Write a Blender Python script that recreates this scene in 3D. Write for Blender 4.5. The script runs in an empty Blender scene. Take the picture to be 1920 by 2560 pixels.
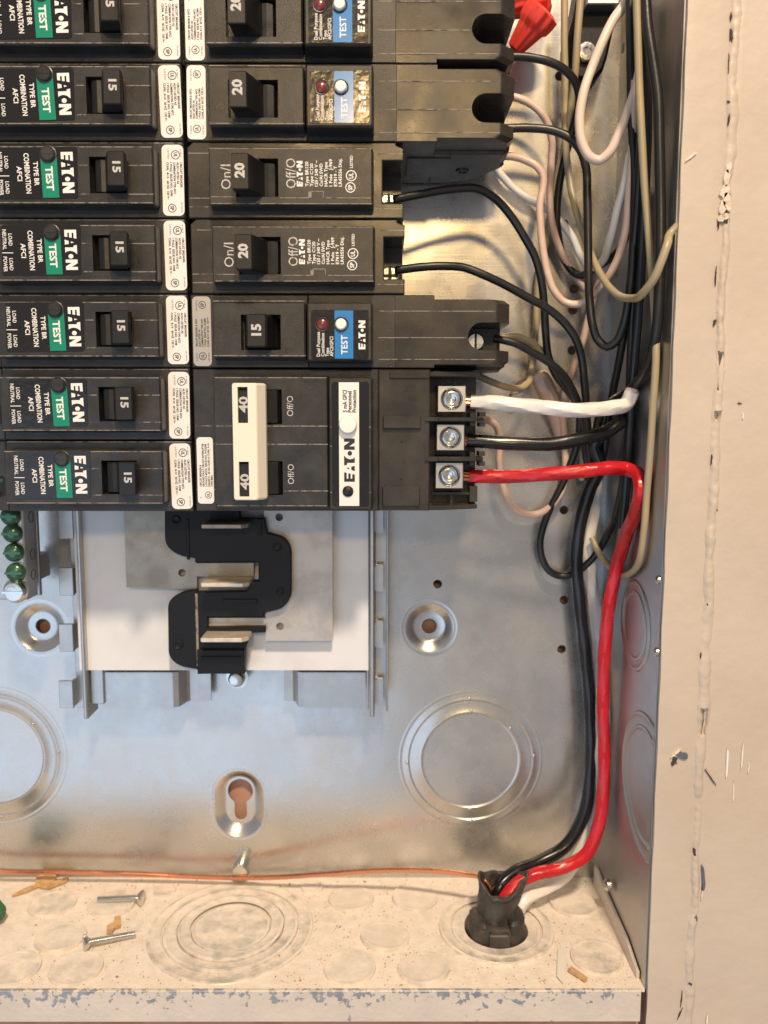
import bpy, bmesh, math, random
from mathutils import Vector, Matrix
from mathutils.geometry import tessellate_polygon
random.seed(7)
MM = 0.001
scene = bpy.context.scene
COL = scene.collection

# ------------------------------------------------------------------ camera
# all layout below is in millimetres: x right, d = distance in front of the box back, z up
F_PX, CX, CD, CZ = 2027.8, 67.43, 340.27, -119.45
PITCH, YAW, ROLL = 0.1137, 0.002, 0.001
_f = Vector((math.sin(YAW)*math.cos(PITCH), math.cos(YAW)*math.cos(PITCH), -math.sin(PITCH)))
_r = Vector((math.cos(YAW), -math.sin(YAW), 0)); _u = _r.cross(_f)
_r, _u = (math.cos(ROLL)*_r + math.sin(ROLL)*_u), (-math.sin(ROLL)*_r + math.cos(ROLL)*_u)
cam_data = bpy.data.cameras.new("camera"); cam = bpy.data.objects.new("camera", cam_data); COL.objects.link(cam)
cam_data.sensor_fit = 'HORIZONTAL'; cam_data.sensor_width = 7.3; cam_data.lens = 7.3*F_PX/1920
cam_data.clip_start = 0.01; cam_data.clip_end = 20
cam.matrix_world = Matrix(((_r.x, _u.x, -_f.x, CX*MM), (_r.y, _u.y, -_f.y, -CD*MM), (_r.z, _u.z, -_f.z, CZ*MM), (0, 0, 0, 1)))
cam_data.dof.use_dof = True; cam_data.dof.focus_distance = 0.284; cam_data.dof.aperture_fstop = 2.8
scene.camera = cam

# ------------------------------------------------------------------ light
world = bpy.data.worlds.new("World"); scene.world = world; world.use_nodes = True
bg = world.node_tree.nodes["Background"]; bg.inputs[0].default_value = (0.77, 0.735, 0.72, 1); bg.inputs[1].default_value = 0.50
def area(name, loc, target, size, power, color, spread=None):
    l = bpy.data.lights.new(name, 'AREA'); l.shape = 'DISK'; l.size = size; l.energy = power; l.color = color
    o = bpy.data.objects.new(name, l); COL.objects.link(o); o.location = loc
    o.rotation_euler = (Vector(target) - Vector(loc)).to_track_quat('-Z', 'Y').to_euler()
    return o
TGT = (0.07, 0, -0.16)
area("ceiling_lamp_near", (0.22, -0.96, 0.98), TGT, 0.13, 24.0, (1.0, 0.79, 0.56))
area("ceiling_lamp_far", (0.075, -1.65, 0.48), TGT, 0.13, 6.5, (1.0, 0.66, 0.28))
area("window_daylight", (-0.62, -1.45, -0.80), TGT, 1.50, 6.8, (0.54, 0.74, 1.0))
scene.view_settings.view_transform = 'Standard'; scene.view_settings.look = 'None'
scene.view_settings.exposure = 0.0; scene.view_settings.gamma = 1.0
scene.render.engine = 'CYCLES'
scene.cycles.max_bounces = 8; scene.cycles.use_denoising = True
scene.cycles.caustics_reflective = True; scene.cycles.sample_clamp_indirect = 6

# ------------------------------------------------------------------ layout helpers
def ray(u, v): return _f*F_PX + _r*(u-960) + _u*(1280-v)
def P(u, v, d):                        # photo sight line met by the plane at depth d -> real millimetres
    D = ray(u, v); t = (CD-d)/D.y
    return (CX+t*D.x, d, CZ+t*D.z)
def PX(u, v, x):                       # ... by a plane x = const
    D = ray(u, v); t = (x-CX)/D.x
    return (x, CD-t*D.y, CZ+t*D.z)
def PZ(u, v, z):
    D = ray(u, v); t = (z-CZ)/D.z
    return (CX+t*D.x, CD-t*D.y, z)
W, ZB, DF, ZT = 161.6, -322.1, 71.0, 95.0

# ------------------------------------------------------------------ materials
MATS = {}
def nd(nt, t, **kw):
    n = nt.nodes.new(t)
    for k, v in kw.items():
        if k in n.inputs: n.inputs[k].default_value = v
        else: setattr(n, k, v)
    return n
def mat(name, col, rough=0.5, metal=0.0, bump=0.0, bscale=900, col2=None, cscale=300, cthr=(0.45, 0.62), rvar=0.0, spec=0.5, coat=0.0, detail=4.0, sub=0.0):
    m = bpy.data.materials.new(name); m.use_nodes = True; nt = m.node_tree
    b = nt.nodes["Principled BSDF"]
    b.inputs["Base Color"].default_value = (*col, 1); b.inputs["Roughness"].default_value = rough; b.inputs["Metallic"].default_value = metal
    b.inputs["Specular IOR Level"].default_value = spec; b.inputs["Coat Weight"].default_value = coat
    b.inputs["Coat Roughness"].default_value = 0.12
    geo = nd(nt, 'ShaderNodeNewGeometry')
    if col2 is not None:
        n = nd(nt, 'ShaderNodeTexNoise', Scale=cscale, Detail=detail, Roughness=0.6); nt.links.new(geo.outputs['Position'], n.inputs['Vector'])
        r = nd(nt, 'ShaderNodeMapRange'); r.inputs[1].default_value, r.inputs[2].default_value = cthr; nt.links.new(n.outputs[0], r.inputs[0])
        mx = nd(nt, 'ShaderNodeMix', data_type='RGBA'); mx.inputs[6].default_value = (*col, 1); mx.inputs[7].default_value = (*col2, 1)
        nt.links.new(r.outputs[0], mx.inputs[0]); nt.links.new(mx.outputs[2], b.inputs["Base Color"])
    if rvar:
        n2 = nd(nt, 'ShaderNodeTexNoise', Scale=cscale*0.6, Detail=5.0); nt.links.new(geo.outputs['Position'], n2.inputs['Vector'])
        r2 = nd(nt, 'ShaderNodeMapRange'); r2.inputs[1].default_value, r2.inputs[2].default_value = 0.3, 0.7
        r2.inputs[3].default_value, r2.inputs[4].default_value = max(0.02, rough-rvar), min(1, rough+rvar)
        nt.links.new(n2.outputs[0], r2.inputs[0]); nt.links.new(r2.outputs[0], b.inputs["Roughness"])
    if bump:
        n3 = nd(nt, 'ShaderNodeTexNoise', Scale=bscale, Detail=4.0); nt.links.new(geo.outputs['Position'], n3.inputs['Vector'])
        bp = nd(nt, 'ShaderNodeBump', Strength=bump, Distance=0.0004); nt.links.new(n3.outputs[0], bp.inputs['Height']); nt.links.new(bp.outputs[0], b.inputs['Normal'])
    MATS[name] = m
    return m
M_BLACK = mat("black_plastic", (0.019, 0.0185, 0.019), 0.34, bump=0.20, bscale=2600, col2=(0.040, 0.037, 0.035), cscale=150, cthr=(0.40, 0.72), rvar=0.10, detail=7.0)
M_MATTE = mat("black_plastic_matte", (0.030, 0.0265, 0.023), 0.25, bump=0.10, bscale=3200, col2=(0.056, 0.047, 0.038), cscale=110, cthr=(0.38, 0.74), rvar=0.12, detail=8.0)
M_DARK = mat("black_plastic_dark", (0.006, 0.006, 0.0065), 0.40, bump=0.15, bscale=2600, rvar=0.1)
M_INSUL = mat("insulator_plastic", (0.006, 0.0065, 0.009), 0.5, col2=(0.06, 0.06, 0.06), cscale=210, cthr=(0.66, 0.9), bump=0.2, bscale=900, spec=0.28)
M_WEAR = mat("scuffed_plastic_edge", (0.26, 0.23, 0.20), 0.7, col2=(0.05, 0.045, 0.042), cscale=420, cthr=(0.48, 0.62))
M_GLOSSLAB = mat("glossy_black_label", (0.012, 0.0115, 0.012), 0.18, bump=0.26, bscale=420)
M_WHITE = mat("white_sticker", (0.80, 0.77, 0.74), 0.45)
M_SILVERLAB = mat("silver_sticker", (0.55, 0.52, 0.47), 0.32, metal=0.7)
M_INK = mat("black_ink", (0.02, 0.02, 0.02), 0.5)
M_PRINT = mat("white_print", (0.80, 0.78, 0.75), 0.5)
M_RATING = mat("rating_print", (0.50, 0.49, 0.48), 0.5)
M_GREYPRINT = mat("grey_print", (0.52, 0.50, 0.48), 0.5, col2=(0.12, 0.11, 0.11), cscale=900, cthr=(0.58, 0.66))
M_GREEN = mat("green_label", (0.0, 0.22, 0.13), 0.35)
M_BLUE = mat("blue_label", (0.02, 0.20, 0.52), 0.22, coat=0.4)
M_REDBTN = mat("dark_red_button", (0.16, 0.02, 0.022), 0.25, coat=0.4)
M_WHITEBTN = mat("white_button", (0.84, 0.81, 0.76), 0.32)
M_CREAM = mat("cream_plastic", (0.80, 0.74, 0.62), 0.38, bump=0.1, bscale=1500)
M_GALV = mat("galvanized_steel", (0.53, 0.53, 0.53), 0.26, metal=1.0, bump=0.03, bscale=420, col2=(0.57, 0.565, 0.555), cscale=70, cthr=(0.3, 0.7), rvar=0.05)
M_GALVSIDE = mat("galvanized_steel_side", (0.47, 0.47, 0.48), 0.42, metal=1.0, bump=0.03, bscale=420, rvar=0.05)
M_STEEL = mat("pan_steel", (0.48, 0.48, 0.48), 0.40, metal=1.0, bump=0.05, bscale=500, col2=(0.52, 0.52, 0.51), cscale=140, rvar=0.05)
M_BUS = mat("tarnished_shaded_bus_metal", (0.30, 0.27, 0.235), 0.5, metal=0.7, bump=0.08, bscale=1200, col2=(0.38, 0.345, 0.30), cscale=90, rvar=0.08, detail=8.0)
M_BUS2 = mat("pale_bus_metal", (0.52, 0.49, 0.46), 0.5, metal=0.5, bump=0.08, bscale=1200, col2=(0.44, 0.41, 0.38), cscale=120, rvar=0.08, detail=8.0)
M_STAB = mat("bright_bus_metal", (0.74, 0.66, 0.54), 0.42, metal=0.55, bump=0.1, bscale=900, rvar=0.08, cscale=200, col2=(0.60, 0.54, 0.45))
M_SHEET = mat("white_insulating_sheet", (0.70, 0.715, 0.75), 0.6, col2=(0.64, 0.65, 0.68), cscale=40)
M_SCREW = mat("zinc_screw", (0.66, 0.66, 0.64), 0.22, metal=1.0, bump=0.15, bscale=900, rvar=0.08)
M_GSCREW = mat("green_screw", (0.06, 0.14, 0.085), 0.24, metal=0.6, bump=0.1, bscale=900)
M_LUG = mat("brushed_aluminium", (0.72, 0.69, 0.65), 0.34, metal=1.0)
M_COPPER = mat("copper", (0.80, 0.33, 0.18), 0.28, metal=1.0, bump=0.06, bscale=900, rvar=0.06)
M_WBLACK = mat("wire_black", (0.012, 0.012, 0.012), 0.36, bump=0.12, bscale=900, rvar=0.08)
M_WBLACKG = mat("wire_black_gloss", (0.009, 0.009, 0.010), 0.25, bump=0.14, bscale=420, rvar=0.07)
M_WWHITE = mat("wire_white", (0.78, 0.74, 0.70), 0.26, bump=0.06, bscale=500)
M_WPINK = mat("wire_offwhite", (0.62, 0.43, 0.34), 0.35, bump=0.08, bscale=600, col2=(0.68, 0.52, 0.43), cscale=90)
M_WCREAM = mat("wire_cream", (0.72, 0.57, 0.47), 0.34, bump=0.06, bscale=600)
M_WTAN = mat("wire_tan", (0.36, 0.30, 0.19), 0.36, bump=0.1, bscale=500, col2=(0.42, 0.33, 0.18), cscale=60)
M_WRED = mat("wire_red", (0.52, 0.008, 0.016), 0.28, bump=0.12, bscale=420, col2=(0.44, 0.012, 0.018), cscale=160, rvar=0.07)
M_NUT = mat("red_nut_plastic", (0.75, 0.05, 0.03), 0.35)
M_RUBBER = mat("black_jacket", (0.034, 0.031, 0.028), 0.55, bump=0.5, bscale=420, col2=(0.085, 0.072, 0.060), cscale=150, cthr=(0.42, 0.72), detail=8.0)
M_WOOD = mat("bare_wood", (0.46, 0.27, 0.20), 0.8, bump=0.3, bscale=300, col2=(0.38, 0.20, 0.14), cscale=80)
M_SPLINTER = mat("splinter_wood", (0.60, 0.39, 0.20), 0.85, bump=0.5, bscale=1200, col2=(0.46, 0.27, 0.13), cscale=380)
M_DUSTBIT = mat("plaster_crumb", (0.62, 0.48, 0.35), 0.9, col2=(0.30, 0.17, 0.10), cscale=120, cthr=(0.42, 0.56))
M_PAPER = mat("paper_scrap", (0.72, 0.68, 0.62), 0.7)
M_CAULK = mat("cracked_filler", (0.66, 0.57, 0.47), 0.8, bump=0.9, bscale=1100, col2=(0.52, 0.42, 0.33), cscale=500)
M_CRACK = mat("crack_shadow_wood", (0.05, 0.04, 0.035), 0.9)
M_RAWPLASTER = mat("exposed_plaster", (0.70, 0.61, 0.50), 0.85, bump=0.9, bscale=900, col2=(0.56, 0.46, 0.36), cscale=300)
M_DENT = mat("bare_grey_metal", (0.20, 0.21, 0.24), 0.45, metal=0.7, bump=0.5, bscale=600)
M_GREENRUB = mat("green_plastic", (0.02, 0.12, 0.05), 0.5)

def mask_mat(name, A, B, builder, bump=0.0, bscale=700):
    """two finishes of one surface (A = bare, B = covering) mixed by a procedural mask"""
    m = bpy.data.materials.new(name); m.use_nodes = True; nt = m.node_tree; nt.nodes.remove(nt.nodes["Principled BSDF"])
    out = nt.nodes["Material Output"]
    sh = []
    geo = nd(nt, 'ShaderNodeNewGeometry')
    for (c, c2, sc, ro, me) in (A, B):
        b = nd(nt, 'ShaderNodeBsdfPrincipled'); b.inputs['Roughness'].default_value = ro; b.inputs['Metallic'].default_value = me
        n = nd(nt, 'ShaderNodeTexNoise', Scale=sc, Detail=6.0, Roughness=0.65); nt.links.new(geo.outputs['Position'], n.inputs['Vector'])
        r = nd(nt, 'ShaderNodeMapRange'); r.inputs[1].default_value, r.inputs[2].default_value = 0.35, 0.68; nt.links.new(n.outputs[0], r.inputs[0])
        mx = nd(nt, 'ShaderNodeMix', data_type='RGBA'); mx.inputs[6].default_value = (*c, 1); mx.inputs[7].default_value = (*c2, 1)
        nt.links.new(r.outputs[0], mx.inputs[0]); nt.links.new(mx.outputs[2], b.inputs['Base Color']); sh.append(b)
    mask = builder(nt, geo)
    if bump:
        n3 = nd(nt, 'ShaderNodeTexNoise', Scale=bscale, Detail=6.0); nt.links.new(geo.outputs['Position'], n3.inputs['Vector'])
        ad = nd(nt, 'ShaderNodeMath', operation='MULTIPLY_ADD'); nt.links.new(mask, ad.inputs[0]); ad.inputs[1].default_value = 0.6; nt.links.new(n3.outputs[0], ad.inputs[2])
        bp = nd(nt, 'ShaderNodeBump', Strength=bump, Distance=0.0005); nt.links.new(ad.outputs[0], bp.inputs['Height'])
        nt.links.new(bp.outputs[0], sh[1].inputs['Normal'])
    ms = nd(nt, 'ShaderNodeMixShader'); nt.links.new(mask, ms.inputs[0]); nt.links.new(sh[0].outputs[0], ms.inputs[1]); nt.links.new(sh[1].outputs[0], ms.inputs[2])
    nt.links.new(ms.outputs[0], out.inputs[0]); MATS[name] = m
    return m
def noise_mask(scale, lo, hi, detail=5.0, o0=0.0, o1=1.0):
    def f(nt, geo):
        n = nd(nt, 'ShaderNodeTexNoise', Scale=scale, Detail=detail, Roughness=0.65); nt.links.new(geo.outputs['Position'], n.inputs['Vector'])
        r = nd(nt, 'ShaderNodeMapRange'); r.inputs[1].default_value, r.inputs[2].default_value = lo, hi; r.inputs[3].default_value, r.inputs[4].default_value = o0, o1; nt.links.new(n.outputs[0], r.inputs[0])
        return r.outputs[0]
    return f
METAL_A = ((0.60, 0.57, 0.51), (0.66, 0.63, 0.57), 120, 0.40, 0.45)
DUST_B = ((0.79, 0.72, 0.645), (0.71, 0.62, 0.535), 240, 0.92, 0.0)
M_FLOOR = mask_mat("dusty_steel_floor", METAL_A, DUST_B, noise_mask(70, 0.22, 0.44), bump=0.55, bscale=900)
M_FLOORKO = mask_mat("dusty_knockout", METAL_A, DUST_B, noise_mask(130, 0.26, 0.56), bump=0.4, bscale=900)
M_FLOORRING = mask_mat("scuffed_knockout_ring", METAL_A, DUST_B, noise_mask(160, 0.36, 0.58), bump=0.3, bscale=900)
def back_material():
    m = bpy.data.materials.new("dusty_galvanized_back"); m.use_nodes = True; nt = m.node_tree; b = nt.nodes["Principled BSDF"]; L = nt.links.new
    geo = nd(nt, 'ShaderNodeNewGeometry'); pos = geo.outputs['Position']
    b.inputs['Metallic'].default_value = 1.0; b.inputs['Base Color'].default_value = (0.54, 0.537, 0.53, 1)
    vor = nd(nt, 'ShaderNodeTexVoronoi', Scale=170.0); L(pos, vor.inputs['Vector'])                       # zinc spangle
    sepc = nd(nt, 'ShaderNodeSeparateColor'); L(vor.outputs['Color'], sepc.inputs[0])
    big = nd(nt, 'ShaderNodeTexNoise', Scale=26.0, Detail=8.0, Roughness=0.65); L(pos, big.inputs['Vector'])
    ro = nd(nt, 'ShaderNodeMath', operation='MULTIPLY_ADD'); L(sepc.outputs[0], ro.inputs[0]); ro.inputs[1].default_value = 0.05; ro.inputs[2].default_value = 0.10
    ro2 = nd(nt, 'ShaderNodeMath', operation='MULTIPLY_ADD'); L(big.outputs[0], ro2.inputs[0]); ro2.inputs[1].default_value = 0.28; L(ro.outputs[0], ro2.inputs[2]); L(ro2.outputs[0], b.inputs['Roughness'])
    mp = nd(nt, 'ShaderNodeMapping'); mp.inputs['Rotation'].default_value = (0, 0.35, 0); mp.inputs['Scale'].default_value = (40, 40, 1500); L(pos, mp.inputs[0])
    st = nd(nt, 'ShaderNodeTexNoise', Scale=1.0, Detail=3.0); L(mp.outputs[0], st.inputs['Vector'])            # rolling streaks
    wav = nd(nt, 'ShaderNodeTexNoise', Scale=30.0, Detail=2.0); L(pos, wav.inputs['Vector'])                # sheet waviness
    b1 = nd(nt, 'ShaderNodeBump', Strength=0.10, Distance=0.0002); L(st.outputs[0], b1.inputs['Height'])
    b2 = nd(nt, 'ShaderNodeBump', Strength=0.35, Distance=0.0009); L(wav.outputs[0], b2.inputs['Height']); L(b1.outputs[0], b2.inputs['Normal']); L(b2.outputs[0], b.inputs['Normal'])
    d = nd(nt, 'ShaderNodeBsdfDiffuse'); d.inputs[0].default_value = (0.47, 0.445, 0.41, 1)
    dn = nd(nt, 'ShaderNodeTexNoise', Scale=34.0, Detail=9.0, Roughness=0.7); L(pos, dn.inputs['Vector'])
    dr = nd(nt, 'ShaderNodeMapRange'); dr.inputs[1].default_value, dr.inputs[2].default_value, dr.inputs[3].default_value, dr.inputs[4].default_value = 0.35, 0.75, 0.12, 0.46; L(dn.outputs[0], dr.inputs[0])
    sp = nd(nt, 'ShaderNodeTexNoise', Scale=1300.0, Detail=2.0); L(pos, sp.inputs['Vector'])
    sr = nd(nt, 'ShaderNodeMapRange'); sr.inputs[1].default_value, sr.inputs[2].default_value, sr.inputs[4].default_value = 0.72, 0.76, 0.40; L(sp.outputs[0], sr.inputs[0])   # dust specks
    mxx = nd(nt, 'ShaderNodeMath', operation='MAXIMUM'); L(dr.outputs[0], mxx.inputs[0]); L(sr.outputs[0], mxx.inputs[1])
    ms = nd(nt, 'ShaderNodeMixShader'); L(mxx.outputs[0], ms.inputs[0]); L(b.outputs[0], ms.inputs[1]); L(d.outputs[0], ms.inputs[2]); L(ms.outputs[0], nt.nodes['Material Output'].inputs[0])
    return m
M_BACK = back_material()
PAINT_B = ((0.66, 0.57, 0.47), (0.60, 0.51, 0.42), 30, 0.42, 0.0)
M_PAINT = mat("cream_wall_paint", (0.56, 0.475, 0.395), 0.42, bump=0.75, bscale=170, col2=(0.51, 0.425, 0.345), cscale=22, cthr=(0.33, 0.7), rvar=0.08, detail=8.0)
M_SCRATCH = mat("white_scratch", (0.80, 0.76, 0.70), 0.7)
def lip_mask(nt, geo):
    n = nd(nt, 'ShaderNodeTexNoise', Scale=330, Detail=7.0, Roughness=0.62); nt.links.new(geo.outputs['Position'], n.inputs['Vector'])
    n2 = nd(nt, 'ShaderNodeTexNoise', Scale=42, Detail=2.0); nt.links.new(geo.outputs['Position'], n2.inputs['Vector'])
    sp = nd(nt, 'ShaderNodeSeparateXYZ'); nt.links.new(geo.outputs['Position'], sp.inputs[0])
    r = nd(nt, 'ShaderNodeMapRange'); r.inputs[1].default_value, r.inputs[2].default_value = (ZB-8)*MM, (ZB+0.5)*MM
    r.inputs[3].default_value, r.inputs[4].default_value = 0.0, 0.17; nt.links.new(sp.outputs[2], r.inputs[0])
    a = nd(nt, 'ShaderNodeMath', operation='MULTIPLY_ADD'); nt.links.new(n2.outputs[0], a.inputs[0]); a.inputs[1].default_value = 0.42; nt.links.new(n.outputs[0], a.inputs[2])
    b = nd(nt, 'ShaderNodeMath', operation='ADD'); nt.links.new(a.outputs[0], b.inputs[0]); nt.links.new(r.outputs[0], b.inputs[1])
    m = nd(nt, 'ShaderNodeMapRange'); m.inputs[1].default_value, m.inputs[2].default_value = 0.885, 0.905
    m.inputs[3].default_value, m.inputs[4].default_value = 1.0, 0.0; nt.links.new(b.outputs[0], m.inputs[0])
    return m.outputs[0]
M_LIP = mask_mat("chipped_paint_on_steel", ((0.23, 0.25, 0.30), (0.36, 0.37, 0.40), 300, 0.5, 0.3), ((0.64, 0.57, 0.50), (0.56, 0.50, 0.45), 60, 0.45, 0.0), lip_mask, bump=0.5, bscale=500)

# ------------------------------------------------------------------ mesh helpers
def V(x, d, z): return (x*MM, -d*MM, z*MM)
class MB:
    def __init__(s): s.v = []; s.f = []; s.smooth = []
    def add(s, vs, fs, smooth=False):
        o = len(s.v); s.v += vs; s.f += [tuple(i+o for i in f) for f in fs]; s.smooth += [smooth]*len(fs)
    def box(s, x0, x1, d0, d1, z0, z1, ch=0.0):
        if ch: return s.loft([(rect(x0, x1, z0, z1), d0), (rect(x0, x1, z0, z1), d1-ch), (rect(x0+ch, x1-ch, z0+ch, z1-ch), d1)])
        vs = [V(x, d, z) for x in (x0, x1) for d in (d0, d1) for z in (z0, z1)]
        s.add(vs, [(0, 1, 3, 2), (4, 6, 7, 5), (0, 4, 5, 1), (2, 3, 7, 6), (0, 2, 6, 4), (1, 5, 7, 3)])
    def loft(s, layers, holes=(), smooth=False, cap0=True):
        """layers: [(outline [(x,z)...], d)...] along the depth axis; holes: outlines cut through all layers"""
        n = len(layers[0][0]); vs = []; fs = []
        for ol, d in layers: vs += [V(x, d, z) for x, z in ol]
        L = len(layers)
        for k in range(L-1):
            for i in range(n):
                j = (i+1) % n; fs.append((k*n+i, k*n+j, (k+1)*n+j, (k+1)*n+i))
        hi = []
        for h in holes:
            o = len(vs); m = len(h); d0, d1 = layers[0][1], layers[-1][1]
            vs += [V(x, d0, z) for x, z in h] + [V(x, d1, z) for x, z in h]
            for i in range(m): j = (i+1) % m; fs.append((o+i, o+m+i, o+m+j, o+j))
            hi.append((o, m))
        for k, base in ((L-1, 0), (0, 1)):
            if k == 0 and not cap0: continue
            if not holes and n == 4: fs.append(tuple(k*n+i for i in range(n))); continue
            polys = [[Vector((x, z, 0)) for x, z in layers[k][0]]] + [[Vector((x, z, 0)) for x, z in h] for h in holes]
            idx = list(range(k*n, k*n+n))
            for (o, m) in hi: idx += list(range(o+(m if k else 0), o+(m if k else 0)+m))
            for t in tessellate_polygon(polys): fs.append(tuple(idx[i] for i in t))
        s.add(vs, fs, smooth)
    def prof(s, poly, z0, z1, ch=0.0):
        """polygon in the (x,d) plane extruded along z, optional end chamfer"""
        n = len(poly); vs = []; fs = []
        cx = sum(p[0] for p in poly)/n; cd = sum(p[1] for p in poly)/n
        lay = [(poly, z0), (poly, z1)]
        if ch:
            ins = inset(poly, ch); lay = [(ins, z0), (poly, z0+ch), (poly, z1-ch), (ins, z1)]
        for pl, z in lay: vs += [V(x, d, z) for x, d in pl]
        L = len(lay)
        for k in range(L-1):
            for i in range(n): j = (i+1) % n; fs.append((k*n+i, k*n+j, (k+1)*n+j, (k+1)*n+i))
        for k in (0, L-1):
            for t in tessellate_polygon([[Vector((x, d, 0)) for x, d in lay[k][0]]]): fs.append(tuple(k*n+i for i in t))
        s.add(vs, fs)
    def lathe(s, c, axis, prof, seg=28, smooth=True, close=True):
        """prof: [(radius, height)...] about axis ('d','z','x') through c=(x,d,z)"""
        vs = []; fs = []; n = len(prof)
        for i in range(seg):
            a = 2*math.pi*i/seg; ca, sa = math.cos(a), math.sin(a)
            for r, h in prof:
                if axis == 'd': vs.append(V(c[0]+r*ca, c[1]+h, c[2]+r*sa))
                elif axis == 'z': vs.append(V(c[0]+r*ca, c[1]+r*sa, c[2]+h))
                else: vs.append(V(c[0]+h, c[1]+r*ca, c[2]+r*sa))
        for i in range(seg):
            j = (i+1) % seg
            for k in range(n-1): fs.append((i*n+k, j*n+k, j*n+k+1, i*n+k+1))
        if close: fs.append(tuple(i*n+n-1 for i in range(seg)))
        s.add(vs, fs, smooth)
    def tube(s, pts, r, seg=10, lobes=0, amp=0.0, twist=0.0, taper=None, caps=True):
        vs = []; fs = []; N = len(pts)
        t0 = (pts[1]-pts[0]).normalized(); ref = Vector((0, 0, 1)) if abs(t0.z) < 0.9 else Vector((1, 0, 0))
        nrm = t0.cross(ref).normalized(); L = 0
        for i, p in enumerate(pts):
            t = (pts[min(i+1, N-1)]-pts[max(i-1, 0)]).normalized()
            nrm = (nrm - t*nrm.dot(t)).normalized(); bn = t.cross(nrm)
            if i: L += (p-pts[i-1]).length
            rr = r*(taper(i/(N-1)) if taper else 1)
            for k in range(seg):
                a = 2*math.pi*k/seg; q = rr*(1+amp*math.cos(lobes*a+twist*L)) if lobes else rr
                w = p + nrm*(q*math.cos(a)) + bn*(q*math.sin(a)); vs.append(V(w.x, w.y, w.z))
        for i in range(N-1):
            for k in range(seg): j = (k+1) % seg; fs.append((i*seg+k, i*seg+j, (i+1)*seg+j, (i+1)*seg+k))
        if caps: fs.append(tuple(range(seg))); fs.append(tuple((N-1)*seg+k for k in range(seg)))
        s.add(vs, fs, True)
    def mesh(s, name, m):
        me = bpy.data.meshes.new(name); me.from_pydata(s.v, [], s.f)
        bm = bmesh.new(); bm.from_mesh(me); bmesh.ops.recalc_face_normals(bm, faces=bm.faces); bm.to_mesh(me); bm.free()
        if any(s.smooth):
            me.polygons.foreach_set('use_smooth', s.smooth)
            me.set_sharp_from_angle(angle=math.radians(38))
        me.materials.append(m); return me
    def build(s, name, m, parent=None, label=None):
        o = bpy.data.objects.new(name, s.mesh(name, m)); COL.objects.link(o)
        if parent: o.parent = parent
        if name == "mould_lines": o["kind"] = "stuff"
        if label: o["label"] = label
        return o
def rect(x0, x1, z0, z1): return [(x0, z0), (x1, z0), (x1, z1), (x0, z1)]
def rrect(x0, x1, z0, z1, r, n=4):
    o = []
    for cx, cz, a0 in ((x1-r, z0+r, -90), (x1-r, z1-r, 0), (x0+r, z1-r, 90), (x0+r, z0+r, 180)):
        for i in range(n+1):
            a = math.radians(a0+90*i/n); o.append((cx+r*math.cos(a), cz+r*math.sin(a)))
    return o
def circ(cx, cz, r, n=24, a0=0): return [(cx+r*math.cos(a0+2*math.pi*i/n), cz+r*math.sin(a0+2*math.pi*i/n)) for i in range(n)]
def inset(poly, c):
    n = len(poly); A = sum(poly[i][0]*poly[(i+1) % n][1]-poly[(i+1) % n][0]*poly[i][1] for i in range(n)); sg = 1 if A > 0 else -1
    o = []
    for i in range(n):
        p, q, r = Vector(poly[i-1]), Vector(poly[i]), Vector(poly[(i+1) % n])
        e1, e2 = (q-p), (r-q)
        if e1.length < 1e-6 or e2.length < 1e-6: o.append(tuple(q)); continue
        n1 = Vector((-e1.y, e1.x)).normalized()*sg; n2 = Vector((-e2.y, e2.x)).normalized()*sg
        b = n1+n2
        k = 2*c/max(0.5, b.length_squared); o.append((q.x+b.x*k, q.y+b.y*k))
    return o
def rounded(poly, rs, n=4):
    """round the corners of a polygon; rs one radius or a list"""
    o = []; N = len(poly)
    for i in range(N):
        r = rs[i] if isinstance(rs, (list, tuple)) else rs
        p, q, s = Vector(poly[i-1]), Vector(poly[i]), Vector(poly[(i+1) % N])
        if r <= 0: o.append(tuple(q)); continue
        a, b = (p-q), (s-q); r1 = min(r, a.length*0.49, b.length*0.49); A = q+a.normalized()*r1; B = q+b.normalized()*r1
        for k in range(n+1):
            t = k/n; w = A*(1-t)**2 + q*2*t*(1-t) + B*t*t; o.append((w.x, w.y))
    return o
def smooth_path(pts, step=1.3):
    pts = [Vector(p) for p in pts]; P0 = [pts[0]*2-pts[1]] + pts + [pts[-1]*2-pts[-2]]
    out = []
    for i in range(1, len(P0)-2):
        a, b, c, d = P0[i-1:i+3]; n = max(2, int((c-b).length/step))
        # centripetal-ish tangents
        la, lb, lc = max((b-a).length, .1), max((c-b).length, .1), max((d-c).length, .1)
        t1 = ((b-a)/la*lb + (c-b)/lb*la)/(la+lb)*lb; t2 = ((c-b)/lb*lc + (d-c)/lc*lb)/(lb+lc)*lb
        for k in range(n):
            t = k/n; out.append(b*(2*t**3-3*t*t+1)+t1*(t**3-2*t*t+t)+c*(3*t*t-2*t**3)+t2*(t**3-t*t))
    out.append(pts[-1]); return out
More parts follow.
